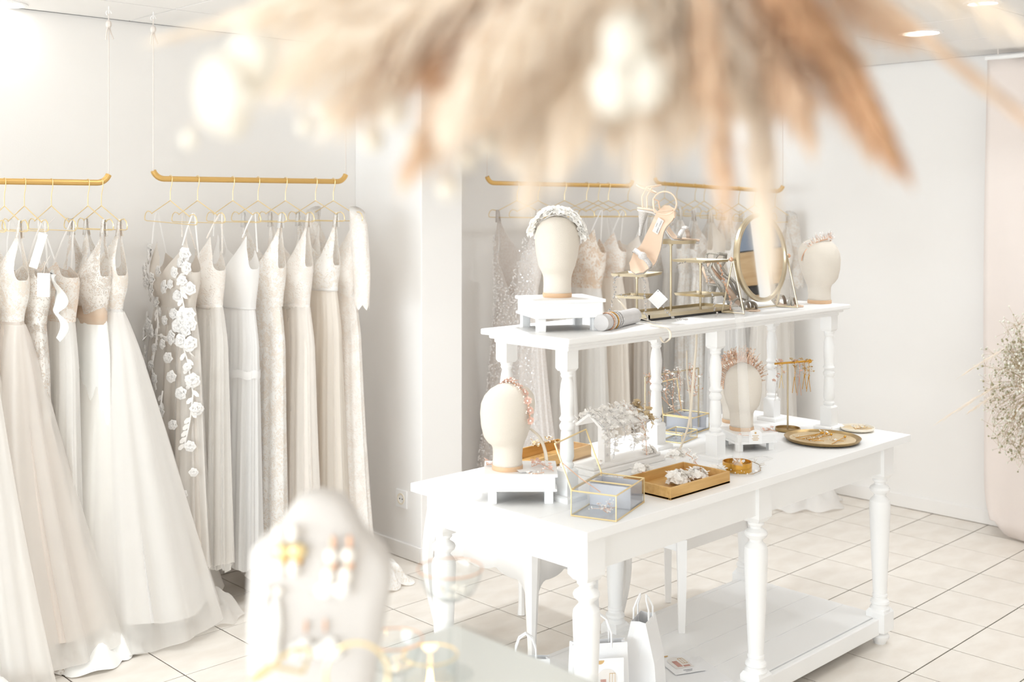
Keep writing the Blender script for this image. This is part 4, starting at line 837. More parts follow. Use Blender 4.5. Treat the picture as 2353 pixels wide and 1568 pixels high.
# sandals
def solez(x, heel=.1):   # x: 0 toe .. .225 heel
    if x < .075: return .006
    if x < .17: q = (x-.075)/.095; return .006+(heel-.01)*(q*q*(3-2*q))
    return .006+heel-.01+.004*(x-.17)/.055
def solew(x): return interp([(-.0, .012), (-.02, .03), (-.06, .041), (-.1, .034), (-.15, .025), (-.19, .029), (-.215, .024), (-.225, .01)], -x)
def sandal(label, style, M4, main, sole='leather'):
    t = thing('sandal', label, 'shoe', (0, 0, 0), 0, 'bridal sandals'); t.matrix_world = M4
    a = [[], [], [], []]
    N_ = 26; rings = []
    for i in range(N_+1):
        x = .225*i/N_; w = solew(x); z = solez(x); rings.append([(x, -w, z), (x, -w*.5, z-.002), (x, w*.5, z-.002), (x, w, z), (x, w, z-.005), (x, 0, z-.0075), (x, -w, z-.005)])
    MB().loft(rings, True, True, True).build('insole', sole, t, sharp=60)
    MB().loft([[(p[0], p[1]*1.03, p[2]-.0062+(.0 if k < 4 else -.002)) for k, p in enumerate(r)] for r in rings], True, True, True).build('outsole', main, t, sharp=60)
    hr = []
    for q in (0, .25, .6, 1):
        z = lerp(solez(.2)-.006, 0, q); r = lerp(.021, .0055, min(1, q*1.35)); cx = lerp(.203, .21, q); hr.append([(cx+r*math.cos(2*PI*j/12), r*math.sin(2*PI*j/12), z) for j in range(12)])
    MB().loft(hr, True, True, True).build('heel', main, t)
    def band(pts, w, m, nm):
        P = [Vector(p) for p in pts]; W_ = []
        for i in range(len(P)):
            tg = (P[min(i+1, len(P)-1)]-P[max(i-1, 0)]).normalized(); nn = Vector((0, P[i].y, max(.01, P[i].z-solez(P[i].x)))).normalized(); W_.append(tg.cross(nn).normalized()*w)
        MB().strip(P, W_).build(nm, m, t, solid=.003, sharp=180)
    def arch(x0, x1, h, n=11): # across the foot from outer edge x0 to inner edge x1
        return [(lerp(x0, x1, q), -math.cos(q*PI)*(solew(lerp(x0, x1, q))*1.02), solez(lerp(x0, x1, q))+h*math.sin(q*PI)**.8) for q in [k/(n-1) for k in range(n)]]
    if style == 'knot':
        band(arch(.045, .06, .032), .008, main, 'toe_strap'); MB().ball((.052, -.004, solez(.05)+.034), .014, 10, 6, (1, 1.1, .7)).build('knot', main, t)
        zh = solez(.2); MB().tube([(.2, -.03, zh+.0), (.205, -.033, zh+.04), (.19, -.036, zh+.075), (.15, 0, zh+.085), (.19, .036, zh+.075), (.205, .033, zh+.04), (.2, .03, zh)], .0028, 6).build('ankle_strap', sole, t)
        lp = [(.2+.035*math.cos(a), .04*math.sin(a), zh+.068+.012*math.cos(a)) for a in [2*PI*k/18 for k in range(18)]]; MB().tube(lp, .0026, 6, True).build('ankle_loop', sole, t)
        SLP = math.atan2(solez(.165)-solez(.135), .03); mb = MB(); mb.M = Matrix.Translation((.15, 0, solez(.15)+.0014)) @ Matrix.Rotation(-SLP, 4, 'Y'); mb.box((0, 0, 0), (.052, .022, .0016)); mb.build('label_patch', 'print_light', t, smooth=False)
        for body, sz, yy in (('JIMMY CHOO', .0075, -.0075), ('LONDON', .0035, .004)):
            c = bpy.data.curves.new('label_lettering', 'FONT'); c.body = body; c.size = sz; c.align_x = 'CENTER'; c.extrude = .0002
            tx_ = bpy.data.objects.new('label_text', c); COL.objects.link(tx_); bpy.context.view_layer.update(); me = bpy.data.meshes.new_from_object(tx_); bpy.data.objects.remove(tx_)
            lo = bpy.data.objects.new('label_lettering', me); COL.objects.link(lo); lo.parent = t; me.materials.clear(); me.materials.append(M['print_ink']); lo.location = (.15, yy, solez(.15)+.0031); lo.rotation_euler = (0, -SLP, 0)
    else:
        for (x0, x1, h, w) in ((.03, .05, .028, .006), (.055, .035, .03, .006), (.07, .09, .036, .006)): band(arch(x0, x1, h), w, main, 'toe_strap')
        zh = solez(.2)
        for s in (1, -1):
            band([(.1, s*.036, solez(.1)), (.13, s*.04, solez(.13)+.03), (.165, s*.04, zh+.02), (.19, s*.036, zh+.05), (.175, s*.034, zh+.075), (.16, s*.02, zh+.1)], .007, main, 'wave_strap')
            band([(.12, s*.034, solez(.12)), (.16, s*.038, solez(.16)+.014), (.2, s*.034, zh+.03), (.215, s*.03, zh+.06), (.21, s*.026, zh+.1)], .007, main, 'wave_strap')
        band([(.19, -.03, zh), (.222, -.018, zh+.045), (.225, 0, zh+.07), (.222, .018, zh+.045), (.19, .03, zh)], .014, sole, 'heel_counter')
        MB().tube([(.21, -.026, zh+.1), (.19, -.034, zh+.104), (.155, -.02, zh+.1), (.15, 0, zh+.098), (.155, .02, zh+.1), (.19, .034, zh+.104), (.21, .026, zh+.1)], .004, 6).build('ankle_strap', main, t)
    return t
def frame(o, xd, zd):   # 4x4 from origin, toe->heel direction and up direction
    x = Vector(xd).normalized(); z = Vector(zd); z = (z-x*z.dot(x)).normalized(); y = z.cross(x); m = Matrix((x, y, z)).transposed().to_4x4(); m.translation = o; return m
UP = Vector((0, 0, 1))
# propped sandal: toe low on the left plate, sole leaning on the tall plate, insole facing the camera
o = W(1455, 626, 3.66)
sandal('nude sandal with jewelled knot strap propped toe-down on the brass plate', 'knot', frame(o, RT*.62+UP*.72+FW*.22, -FW*.85-RT*.3+UP*.35), 'glitter')
o = W(1606, 548, 3.9); o.z = SH+.253
sandal('nude sandal with jewelled toe strap standing on the high round plate', 'knot', frame(o+Vector((0, 0, 0)), -RT*.9+FW*.35+UP*.08, UP), 'glitter')
o = G(1746, 716, SH); o.z = SH
sandal('silver wavy-strap sandal left of the mirror', 'wave', frame(o+Vector((-.01, .0, 0)), -RT*.62+FW*.7, UP), 'glitter_dark')
o = G(1846, 706, SH); o.z = SH
sandal('silver wavy-strap sandal right of the mirror', 'wave', frame(o, -RT*.93+FW*.35, UP), 'glitter_dark')
# ribbons trailing over the shelf edge and down to the table
def ribbon(label, pts, hw, m, grp='ribbons on the display', ax=None):
    P = [Vector(p) for p in pts]; o0 = P[0].copy(); n = (len(P)-1)*5; Q = []
    for i in range(n+1):
        q = i/n*(len(P)-1); k = min(int(q), len(P)-2); f = q-k; p0 = P[max(k-1, 0)]; p1_ = P[k]; p2_ = P[k+1]; p3 = P[min(k+2, len(P)-1)]
        Q.append(.5*((2*p1_)+(p2_-p0)*f+(2*p0-5*p1_+4*p2_-p3)*f*f+(3*p1_-p0-3*p2_+p3)*f**3)-o0)
    o = MB().strip(Q, [(ax or RT)*hw+FW*hw*.5*math.sin(i*.35) for i in range(n+1)]).build('ribbon', m, solid=.0008, sharp=180); o.location = o0
    return tag(o, label, 'ribbon', grp)
ribbon('cream satin ribbon curling over the shelf edge below the bracelet roll', [W(1490, 742, 3.55), W(1512, 750, 3.5), W(1536, 757, 3.5), W(1540, 777, 3.47), W(1526, 788, 3.47), W(1517, 775, 3.49)], .006, 'satin_ribbon', ax=FW*.4+RT*.6)
ribbon('cream ribbon lying from the left plate to the bracelet roll', [W(1415, 682, 3.66), W(1428, 697, 3.62), W(1450, 722, 3.6), W(1490, 737, 3.58), W(1520, 742, 3.57)], .004, 'satin_ribbon')
ribbon('sheer tulle ribbon hanging from the shelf over the crowned head', [W(1690, 706, 3.7), W(1700, 735, 3.62), W(1706, 850, 3.62), W(1712, 960, 3.62), W(1714, 1005, 3.64)], .016, 'sheer_ribbon')
ribbon('sheer white tulle bundle on the shelf beside the silver sandal', [W(1670, 690, 3.87), W(1684, 700, 3.85), W(1700, 712, 3.84), W(1722, 720, 3.85)], .014, 'sheer_ribbon')
ribbon('narrow ivory ribbon hanging between two posts to the glass box', [W(1599, 735, 3.72), W(1600, 790, 3.71), W(1592, 880, 3.72), W(1585, 960, 3.73), W(1575, 1000, 3.74), W(1556, 1048, 3.75)], .004, 'satin_ribbon')
ribbon('sheer ribbon trailing from the middle riser down to the tabletop', [W(1700, 1000, 3.6), W(1694, 1030, 3.55), W(1693, 1055, 3.5), G(1700, 1078, TH+.003)], .012, 'sheer_ribbon')
ribbon('sheer ribbon lying in a loop on the tabletop by the front post', [G(1622, 1080, TH+.002), G(1680, 1070, TH+.002), G(1740, 1050, TH+.002), G(1772, 1054, TH+.002), G(1740, 1064, TH+.002)], .006, 'sheer_ribbon')
ribbon('white ribbon tail hanging behind the near linen head', [W(1218, 985, 3.3), W(1240, 1005, 3.32), W(1252, 1035, 3.33), W(1256, 1060, 3.33)], .005, 'satin_ribbon')
ribbon('thin ivory ribbon hanging from the shelf above the glass box', [W(1578, 805, 3.9), W(1579, 860, 3.9), W(1586, 920, 3.92), W(1588, 985, 3.95)], .003, 'satin_ribbon')
# ================================================================ things on the tabletop
def vine(name, label, cat, pts, rnd, group, wire='rose_gold', fl='petal', fr=.008, nb=5, beads=1, sp=.012, nf=.35, bm='crystal', lf=False):
    """wired hair vine following pts with blossoms and crystals"""
    P = [Vector(p) for p in pts]; o0 = P[0].copy(); t = thing(name, label, cat, tuple(o0), 0, group); P = [p-o0 for p in P]
    MB().tube(P, .0011, 5).build('wire', wire, t); wm = MB(); fm_ = MB(); bm_ = MB()
    for a, b in zip(P, P[1:]):
        n = max(1, int((b-a).length/sp))
        for k in range(n):
            c = lerp(a, b, k/n)
            for _ in range(2):
                e = c+Vector((rnd.gauss(0, .009), rnd.gauss(0, .009), abs(rnd.gauss(0, .008)))); wm.tube([c, e], .0005, 4)
                if rnd.random() < nf: fm_.flower(e, (rnd.gauss(0, .5), rnd.gauss(0, .5)-.3, 1), fr*rnd.uniform(.7, 1.3), rnd, nb)
                elif lf: fm_.petal(e, Vector((rnd.gauss(0, 1), rnd.gauss(0, 1), .5)), (0, 0, 1), fr*1.8, fr*.7, .2)
                for _b in range(beads): bm_.bead(e+Vector((rnd.gauss(0, .004), rnd.gauss(0, .004), rnd.gauss(0, .003))), rnd.uniform(.0016, .003))
    wm.build('stems', wire, t)
    if fm_.v: fm_.build('blossoms', fl, t, smooth=False)
    if bm_.v: bm_.build('crystals', bm, t, smooth=False)
    return t
HV = 'hair pieces on the tabletop'
def TG(u, v, dz=.006): p = G(u, v, TH); p.z += dz; return p
def flatbox(name, label, cat, c, rz, w, d, h, m, th=.006, group=None):
    t = thing(name, label, cat, tuple(c), rz, group); MB().box((0, 0, .003), (w, d, .006)).build('base', m, t, smooth=False)
    for (x, y, dx, dy) in ((0, -d/2+th/2, w, th), (0, d/2-th/2, w, th), (-w/2+th/2, 0, th, d-2*th), (w/2-th/2, 0, th, d-2*th)): MB().box((x, y, h/2), (dx, dy, h)).build('side', m, t, smooth=False, bevel=.001)
    return t
flatbox('tray', 'gold wooden tray of hair flowers near the table front', 'tray', (2.757, 2.122, TH), 0, .295, .18, .036, 'tray_gold', group='gold wooden trays')
flatbox('tray', 'gold wooden tray behind the glass box and near head', 'tray', (2.70, 2.63, TH), math.radians(6), .33, .145, .04, 'tray_gold', group='gold wooden trays')
def cluster(label, c, r, n, rnd, m='petal', fr=.015, flat=.8, leaf=.3, grp='white hair flowers'):
    t = thing('hair_flower', label, 'hair flower', tuple(c), 0, grp); fm_ = MB(); wm = MB(); lm = MB()
    for k in range(n):
        a = rnd.random()*2*PI; q = r*math.sqrt(rnd.random()); e = Vector((q*math.cos(a), q*.7*math.sin(a), .004+r*flat*rnd.random()*(1-.5*q/r)))
        if rnd.random() < leaf: lm.petal(e, (math.cos(a), math.sin(a), .4), (0, 0, 1), fr*1.5, fr*.6, .2)
        else: fm_.flower(e, (math.cos(a)*.6, math.sin(a)*.6-.2, .8), fr*rnd.uniform(.7, 1.2), rnd, 5)
        wm.tube([(0, 0, .003), tuple(e)], .0006, 4)
    fm_.build('petals', m, t, smooth=False); wm.build('stems', 'rose_gold', t)
    if lm.v: lm.build('leaves', m, t, smooth=False)
    return t
rj = random.Random(41)
for lab, u, v, dz, r, n in (('white preserved flower comb lying left in the gold tray', 1558, 1118, .010, .042, 60), ('white preserved flower sprig in the middle of the gold tray', 1600, 1108, .008, .04, 46), ('white leafy flower sprig at the right end of the gold tray', 1645, 1094, .008, .026, 28), ('white flower spray resting over the back rim of the gold tray', 1555, 1078, .034, .032, 38), ('white blossom comb on the tabletop left of the gold tray', 1476, 1090, .004, .03, 38)):
    cluster(lab, TG(u, v, dz), r, n, rj)
vine('hair_vine', 'white leafy sprig trailing from the back rim into the gold tray', 'hair vine', [TG(1570, 1075, .05), TG(1588, 1082, .045), TG(1604, 1092, .03)], rj, HV, lf=True, nf=.1)
vine('hair_vine', 'small blossom pins lying between glass box and gold tray', 'hair vine', [TG(1412, 1110), TG(1432, 1108), TG(1450, 1112)], rj, HV)
vine('hair_vine', 'tiny white sprig lying on the left rim of the gold tray', 'hair vine', [TG(1470, 1115, .04), TG(1484, 1116, .04)], rj, HV, lf=True)
# jewellery on the near riser
RZ = TH+.09
def RG(u, v): p = G(u, v, RZ); p.z += .003; return p
vine('hair_pin', 'coral flower pin lying left of the near head', 'hair pin', [RG(1118, 1071), RG(1128, 1070), RG(1138, 1072)], rj, HV, 'rose_gold', 'pink_petal', .008, nf=.6, bm='rose_gold')
vine('hair_pin', 'gold and crystal hair pins scattered right of the near head', 'hair pin', [RG(1222, 1075), RG(1240, 1068), RG(1262, 1078), RG(1272, 1085)], rj, HV, 'rose_gold', 'pink_petal', .007, nf=.3)
vine('hair_pin', 'pearl drop pins at the front edge of the near riser', 'hair pin', [RG(1215, 1090), RG(1235, 1092), RG(1250, 1088)], rj, HV, 'rose_gold', 'petal', .006, nf=.2, bm='pearl')
vine('hair_comb', 'gold leaf comb with dark crystals inside the back tray', 'hair comb', [TG(1225, 1056, .045), TG(1245, 1050, .045), TG(1282, 1046, .045)], rj, HV, 'dark_brass', 'plate_gold', .009, lf=True, nf=.1)
q = RG(1208, 1084); c = tag(MB().box((0, 0, 0), (.045, .03, .001)).build('price_card', 'paper', smooth=False), 'small white card lying at the foot of the near head', 'card'); c.location = q; c.rotation_euler.z = rzc+.4
# roof-topped wooden hair-piece stand
sx, sy = 2.825, 2.415; hs = thing('hairpiece_stand', 'white wooden stand with pitched top draped in crystal hair vines', 'jewellery stand', (sx, sy, TH))
MB().box((0, 0, .009), (.36, .11, .018)).build('base_board', 'white_panel', hs, smooth=False, bevel=.003); MB().box((0, 0, .023), (.335, .088, .01)).build('base_step', 'white_panel', hs, smooth=False, bevel=.003)
MB().box((-.07, 0, .09), (.03, .03, .135)).build('post', 'white_panel', hs, smooth=False, bevel=.002); mb = MB(); mb.M = Matrix.Translation((-.07, -.016, .05)) @ Matrix.Rotation(PI/2, 4, 'X'); mb.lathe([(.004, 0), (.004, .002), (.001, .003)], n=12); mb.build('screw', 'silver', hs)
for s in (1, -1):
    mb = MB(); mb.M = Matrix.Translation((-.02, s*.028, .168)) @ Matrix.Rotation(s*-.62, 4, 'X'); mb.box((0, 0, 0), (.25, .07, .009)); mb.build('roof_board', 'white_panel', hs, smooth=False, bevel=.0015)
def HS(x, y, z): return Vector((sx+x, sy+y, TH+z))
for k, (x, m, fl_, lab) in enumerate(((-.135, 'silver', 'petal', 'silver blossom vine at the left end of the pitched stand'), (-.1, 'silver', 'petal', 'crystal vine hanging down the post of the pitched stand'), (-.05, 'silver', 'petal', 'white flower vine just right of the stand post'), (.0, 'silver', 'petal', 'crystal leaf vine in the middle of the pitched stand'), (.045, 'rose_gold', 'petal', 'pearl vine right of the middle of the pitched stand'), (.09, 'dark_brass', 'plate_gold', 'gold leaf vine at the right end of the pitched stand'))):
    L = (.06, .1, .05, .09, .07, .03)[k]; vine('hair_vine', lab, 'hair vine', [HS(x, .06, .15), HS(x+.005, .02, .185), HS(x, 0, .193), HS(x-.004, -.03, .172), HS(x, -.062, .15), HS(x+.01, -.066, .15-L*.5), HS(x+.004, -.062, .15-L)], rj, 'hair vines on the pitched stand', m, fl_, .011, nf=.55, lf=True, sp=.009)
vine('hair_vine', 'rose gold sprig with crystal tips leaning on the pitched stand base', 'hair vine', [HS(.09, -.045, .03), HS(.1, -.035, .07), HS(.105, -.02, .12)], rj, HV, 'rose_gold', 'petal', .007, nf=.2, beads=2)
cluster('white silk flower pin lying on the stand base', HS(.12, -.03, .028), .022, 16, rj, grp='flower pins on the stand base'); cluster('tiny blossom pin at the right end of the stand base', HS(.15, -.01, .028), .012, 8, rj, fr=.008, grp='flower pins on the stand base')
cluster('small white pin at the left end of the stand base', HS(-.12, -.03, .028), .014, 8, rj, fr=.008, grp='flower pins on the stand base')
# glass boxes
def glassbox(name, label, c, rz, w, d, h, lid=None, grey=None, mf='pale_gold'):
    t = thing(name, label, 'glass box', tuple(c), rz, 'brass-edged glass boxes'); e = .0018
    for (x, y, dx, dy) in ((0, -d/2, w, .002), (0, d/2, w, .002), (-w/2, 0, .002, d), (w/2, 0, .002, d)): MB().box((x, y, h/2), (dx, dy, h)).build('pane', 'glass_cool', t, smooth=False)
    MB().box((0, 0, .002), (w, d, .002)).build('glass_floor', 'mirror' if False else 'glass_cool', t, smooth=False)
    for z in (e, h):
        for (a, b) in (((-w/2, -d/2), (w/2, -d/2)), ((w/2, -d/2), (w/2, d/2)), ((w/2, d/2), (-w/2, d/2)), ((-w/2, d/2), (-w/2, -d/2))): MB().tube([(a[0], a[1], z), (b[0], b[1], z)], .0021, 6).build('edge', mf, t)
    for x in (-w/2, w/2):
        for y in (-d/2, d/2): MB().tube([(x, y, 0), (x, y, h)], .0016, 6).build('edge', mf, t)
    if grey:   # velvet-lined compartment between x0..x1
        x0, x1, d2 = grey; y0 = -d/2+.003
        for (x, y, dx, dy) in ((x0, 0, .003, d-.01), (x1, 0, .003, d-.01), ((x0+x1)/2, d/2-.004, x1-x0, .003)): MB().box((x, y, h*.46), (dx, dy, h*.9)).build('velvet_wall', 'grey_velvet', t, smooth=False)
        MB().box(((x0+x1)/2, 0, .005), (x1-x0, d-.01, .003)).build('velvet_floor', 'grey_velvet', t, smooth=False)
        MB().tube([(x0, -d/2, h), (x0, d/2, h)], .0021, 6).build('edge', mf, t)
    if lid is not None:   # hinged on the +y edge, opened by `lid` radians
        lm = Matrix.Translation((0, d/2, h+.002)) @ Matrix.Rotation(-lid, 4, 'X')
        def q(x, y): return tuple(lm @ Vector((x, -y, 0)))
        mb = MB(); mb.add([q(-w/2, 0), q(w/2, 0), q(w/2, d), q(-w/2, d)], [(0, 1, 2, 3)]); pl_ = mb.build('lid_pane', 'glass', t, smooth=False, solid=.002)
        for a, b in (((-w/2, 0), (w/2, 0)), ((w/2, 0), (w/2, d)), ((w/2, d), (-w/2, d)), ((-w/2, d), (-w/2, 0))): MB().tube([q(*a), q(*b)], .0024, 6).build('lid_edge', mf, pl_)
        MB().tube([q(-w/2, d*.6), tuple((Vector(q(-w/2, d*.6))+Vector((-w/2+.02, -d*.1, h)))/2-Vector((0, 0, .004))), (-w/2+.02, -d*.1, h)], .0012, 5).build('lid_chain', 'rose_gold', t)
        MB().tube([(-w*.42, d/2, h+.002), (w*.42, d/2, h+.002)], .0034, 8).build('hinge', 'brass', t)
    return t
gb = Vector((2.328, 1.998, TH)); th_ = math.radians(19.4); dl = Vector((math.cos(th_), math.sin(th_), 0)); ds = Vector((-math.sin(th_), math.cos(th_), 0)); gc = gb+dl*.111+ds*.066
glassbox('glass_box', 'open brass-edged glass box with a grey velvet compartment near the table corner', gc, th_, .222, .132, .07, math.radians(112), (.015, .105, 0))
vine('hair_vine', 'pearl and crystal pins inside the open glass box', 'hair vine', [gc-dl*.08-ds*.03+UP*.012, gc-dl*.06+UP*.016, gc-dl*.03-ds*.02+UP*.012, gc-dl*.01-ds*.03+UP*.012], rj, HV, 'rose_gold', 'pink_petal', .007, nf=.3, beads=3, bm='pearl')
gbc = Vector((3.46, 2.62, TH)); glassbox('glass_box', 'brass-edged glass box with grey insert at the back of the table', gbc, math.radians(8), .14, .12, .06, math.radians(100), (-.05, .055, 0))
q = TG(1560, 1010, 0); glassbox('glass_box', 'low flat glass case of small jewels before the gold rack', (q.x, q.y, TH), math.radians(12), .13, .085, .03)
vine('earrings', 'row of small dark crystal earrings inside the low glass case', 'earrings', [Vector((q.x-.05, q.y-.02, TH+.008)), Vector((q.x, q.y-.015, TH+.008)), Vector((q.x+.05, q.y-.01, TH+.008))], rj, HV, 'silver', 'print_ink', .004, nf=.3, beads=2, bm='silver')
cluster('white pearl pins on the grey glass box', gbc+Vector((.095, 0, .006)), .018, 12, rj, fr=.006)
# gold frame rack
fr = thing('frame_rack', 'slim gold frame rack hung with pearl hair vines', 'jewellery rack', (3.35, 2.60, TH)); fw_, fh = .32, .232
for x in (-fw_/2, fw_/2): MB().tube([(x, 0, 0), (x, 0, fh)], .003, 8).build('upright', 'brass', fr)
MB().tube([(-fw_/2, 0, fh), (fw_/2, 0, fh)], .003, 8).build('top_bar', 'brass', fr)
for x in (-fw_/2, fw_/2): MB().box((x, 0, .002), (.06, .05, .004)).build('foot', 'white_panel', fr, smooth=False)
for k, (x, L, m, lab) in enumerate(((-.14, .17, 'rose_gold', 'sparse bead strand at the left of the gold rack'), (-.05, .11, 'rose_gold', 'gold leaf vine hanging left of centre on the gold rack'), (-.01, .15, 'rose_gold', 'pearl vine in the centre of the gold rack'), (.03, .14, 'rose_gold', 'looped pearl vine beside the centre one on the gold rack'), (.1, .12, 'rose_gold', 'gold blossom vine hanging right on the gold rack'), (.125, .1, 'rose_gold', 'short gold vine at the right end of the gold rack'))):
    b = Vector((3.35+x, 2.597, TH+fh)); vine('hair_vine', lab, 'hair vine', [b+Vector((0, .006, -.02)), b+Vector((0, 0, .004)), b+Vector((.008, -.006, -L*.3)), b+Vector((-.006, -.008, -L*.65)), b+Vector((.012, -.006, -L))], rj, 'hair vines on the gold rack', m, 'petal', .006, nf=.2, beads=2, bm='pearl' if 'pearl' in lab else 'rose_gold', lf=k in (1, 4))
# T-bar stand with combs
q = G(1810, 990, TH); tb_ = thing('t_bar_stand', 'brass T-bar stand on a round dish hung with gold combs', 'jewellery stand', tuple(q)); bd = (RT*.9+FW*.43).normalized()
MB().lathe([(.001, 0), (.045, 0), (.047, .003), (.047, .012), (.044, .012), (.043, .004), (.001, .004)], n=36).build('dish', 'dark_brass', tb_)
MB().tube([(0, 0, .003), (0, 0, .257)], .0036, 10).build('pole', 'brass', tb_); MB().tube([tuple(-bd*.06+UP*.257), tuple(bd*.105+UP*.257)], .0042, 10).build('bar', 'bright_gold', tb_); MB().ball(tuple(bd*.107+UP*.257), .008, 10, 6).build('end_cap', 'bright_gold', tb_)
for k, (x, L, lab, m) in enumerate(((-.05, .13, 'crystal comb at the left end of the T-bar', 'silver'), (-.03, .09, 'pale bow comb beside the pole of the T-bar', 'pale_gold'), (.032, .11, 'gold sprig comb right of the pole on the T-bar', 'bright_gold'), (.055, .12, 'pearl drop comb in the middle of the T-bar', 'rose_gold'), (.08, .1, 'gold leaf comb near the end of the T-bar', 'bright_gold'), (.1, .11, 'gold flower comb hanging at the end of the T-bar', 'bright_gold'))):
    b = q+bd*x+UP*.255; t = vine('hair_comb', lab, 'hair comb', [b+UP*.006, b+UP*-.02-FW*.008, b+UP*(-L*.6)-FW*.008], rj, 'gold combs on the T-bar', m, 'plate_gold' if m == 'bright_gold' else 'pink_petal', .007, nf=.5, bm='pearl' if 'pearl' in lab else m)
    for s in (-1, 1): MB().tube([(0, 0, -L*.55), tuple(RT*s*.008+UP*(-L*1.1))], .0012, 5).build('comb_tine', m, t)
# plates
def dish(label, c, r, rim, m, m2):
    t = thing('plate', label, 'plate', tuple(c), 0, 'round plates on the table'); MB().lathe([(.001, .002), (r*.7, 0), (r*.95, .006), (r, rim), (r-.003, rim+.001), (r*.9, .009), (r*.7, .005), (.001, .005)], n=56).build('plate_body', m, t)
    MB().lathe([(.001, .0062), (r*.72, .0062), (r*.86, .0095), (.001, .0095-.003)], n=56).build('gilt_well', m2, t); return t
pc = TG(1890, 1014, 0); dish('large round antique gold plate of hairpins at the table right', pc, .136, .016, 'dark_brass', 'plate_gold')
for k in range(6):
    a = ri.uniform(-.06, .06); mb = MB(); y = -.03+.02*k; mb.tube([(-.07, y+a, .0), (.06, y+a*.5, .002)], .0016, 5); mb.ball((.062, y+a*.5, .003), .005, 8, 5); o = mb.build('hair_stick', 'bright_gold'); o.location = pc+UP*.012; tag(o, 'thin gold hair stick with a bead end on the large gold plate', 'hair stick', 'hair sticks on the gold plate')
for k, (u, v, lab) in enumerate(((1850, 1018, 'pearl pins at the left of the large gold plate'), (1880, 1022, 'gold pearl cluster at the front of the large gold plate'), (1925, 1022, 'white flower comb at the right of the large gold plate'), (1905, 1002, 'small pearls at the back of the large gold plate'))):
    vine('hair_pin', lab, 'hair pin', [TG(u-14, v, .014), TG(u, v, .014), TG(u+14, v+1, .014)], rj, HV, 'bright_gold', 'petal', .006, nf=.2, beads=2, bm='pearl')
pc2 = TG(1970, 990, 0); dish('small cream shell plate with gilt inside at the table end', pc2, .064, .014, 'cream_plate', 'plate_gold')
vine('earrings', 'pearl and shell earrings lying on the small cream plate', 'earrings', [pc2+Vector((-.035, -.01, .012)), pc2+Vector((0, -.015, .012)), pc2+Vector((.035, -.005, .012))], rj, HV, 'bright_gold', 'petal', .007, nf=.4, beads=2, bm='pearl')
# round gold box with wreath
q = TG(1694, 1082, 0); t = thing('round_box', 'small round gold mirror box with a blossom hair wreath', 'box', tuple(q)); MB().lathe([(.001, 0), (.047, 0), (.047, .03), (.044, .03), (.044, .02), (.001, .02)], n=44).build('box_wall', 'bright_gold', t); MB().lathe([(.001, .021), (.0435, .021), (.0435, .0215)], n=40).build('mirror_lid', 'glass_cool', t)
vine('hair_pin', 'white blossom pins on the round gold box', 'hair pin', [q+Vector((-.02, 0, .024)), q+Vector((.02, .0, .024))], rj, HV, nf=.6, fr=.007)
vine('hair_vine', 'leafy ribbon wreath lying around the round gold box', 'hair vine', [TG(1640, 1082), TG(1665, 1088), TG(1695, 1094), TG(1730, 1094), TG(1748, 1086), TG(1744, 1072), TG(1725, 1064)], rj, HV, 'dark_brass', 'petal', .006, nf=.25, sp=.02)
# card and pins on the crowned head's riser
t = thing('price_card', 'white arched text card standing by the crowned head', 'card', tuple(W(1736, 1000, 3.74)), rzc+.1); t.location.z = TH+.064
pts = [(-.022, 0), (.022, 0), (.022, .035)]+[(.022*math.cos(PI*k/8), .035+.012*math.sin(PI*k/8)) for k in range(1, 8)]+[(-.022, .035)]
MB().loft([[(x, 0, z) for x, z in pts], [(x, .0015, z) for x, z in pts]], True, True, True).build('card', 'paper', t, smooth=False)
mb = MB(); mb.box((0, -.0006, .037), (.006, .0006, .006))
for k, w in enumerate((.022, .016, .024, .018)): mb.box((0, -.0006, .028-.005*k), (w, .0006, .0016))
mb.build('print', 'print_tan', t, smooth=False)
def QG(u, v): p = G(u, v, TH+.062); p.z += .003; return p
vine('hair_pin', 'blossom pins lying right on the crowned head riser', 'hair pin', [QG(1755, 992), QG(1770, 990), QG(1786, 994)], rj, HV, 'rose_gold', 'pink_petal', .008, nf=.5)
vine('hair_pin', 'bronze leaf pin at the front of the crowned head riser', 'hair pin', [QG(1706, 1003), QG(1722, 1003), QG(1738, 1001)], rj, HV, 'rose_gold', 'pink_petal', .007, nf=.3)
# ================================================================ blush backdrop and gypsophila at the right
bk = thing('backdrop_cloth', 'blush pink cloth backdrop hanging from the ceiling by the side wall', 'backdrop', (5.52, 2.0, 0))
rows = []
for i in range(34):
    z = lerp(2.33, .012, i/33); r = []
    for j in range(60):
        q = j/59; y = lerp(.36, -1.1, q); edge = .02*math.sin(z*1.6)+.05*max(0, (.9-z))*0
        if q < .12: y -= .06*max(0, (.28-z)/.28)**2*(1-q/.12)
        x = .025*math.sin(q*16+.5*math.sin(z*2))+.01*math.sin(q*37+z)-.05*max(0, (.5-z))
        r.append((x, y+edge*(1-q), max(z, .012+.07*max(0, 1-q/.06)**2)))
    rows.append(r)
MB().loft(rows, False).build('cloth', 'blush_cloth', bk, solid=.004, sharp=180); MB().tube([(0, .36, 2.335), (0, -1.1, 2.335)], .012, 10).build('hanging_rod', 'white_paint', bk)
for y in (.3, -1.0): MB().tube([(0, y, 2.33), (0, y, CH)], .003, 6).build('cord', 'cord', bk)
gp = W(2385, 900, 4.95); gy = thing('flower_arrangement', 'cloud of white baby breath with pampas on the backdrop edge', 'flower arrangement', tuple(gp)); rg = random.Random(8)
fm_ = MB(); gm = MB(); sm = MB()
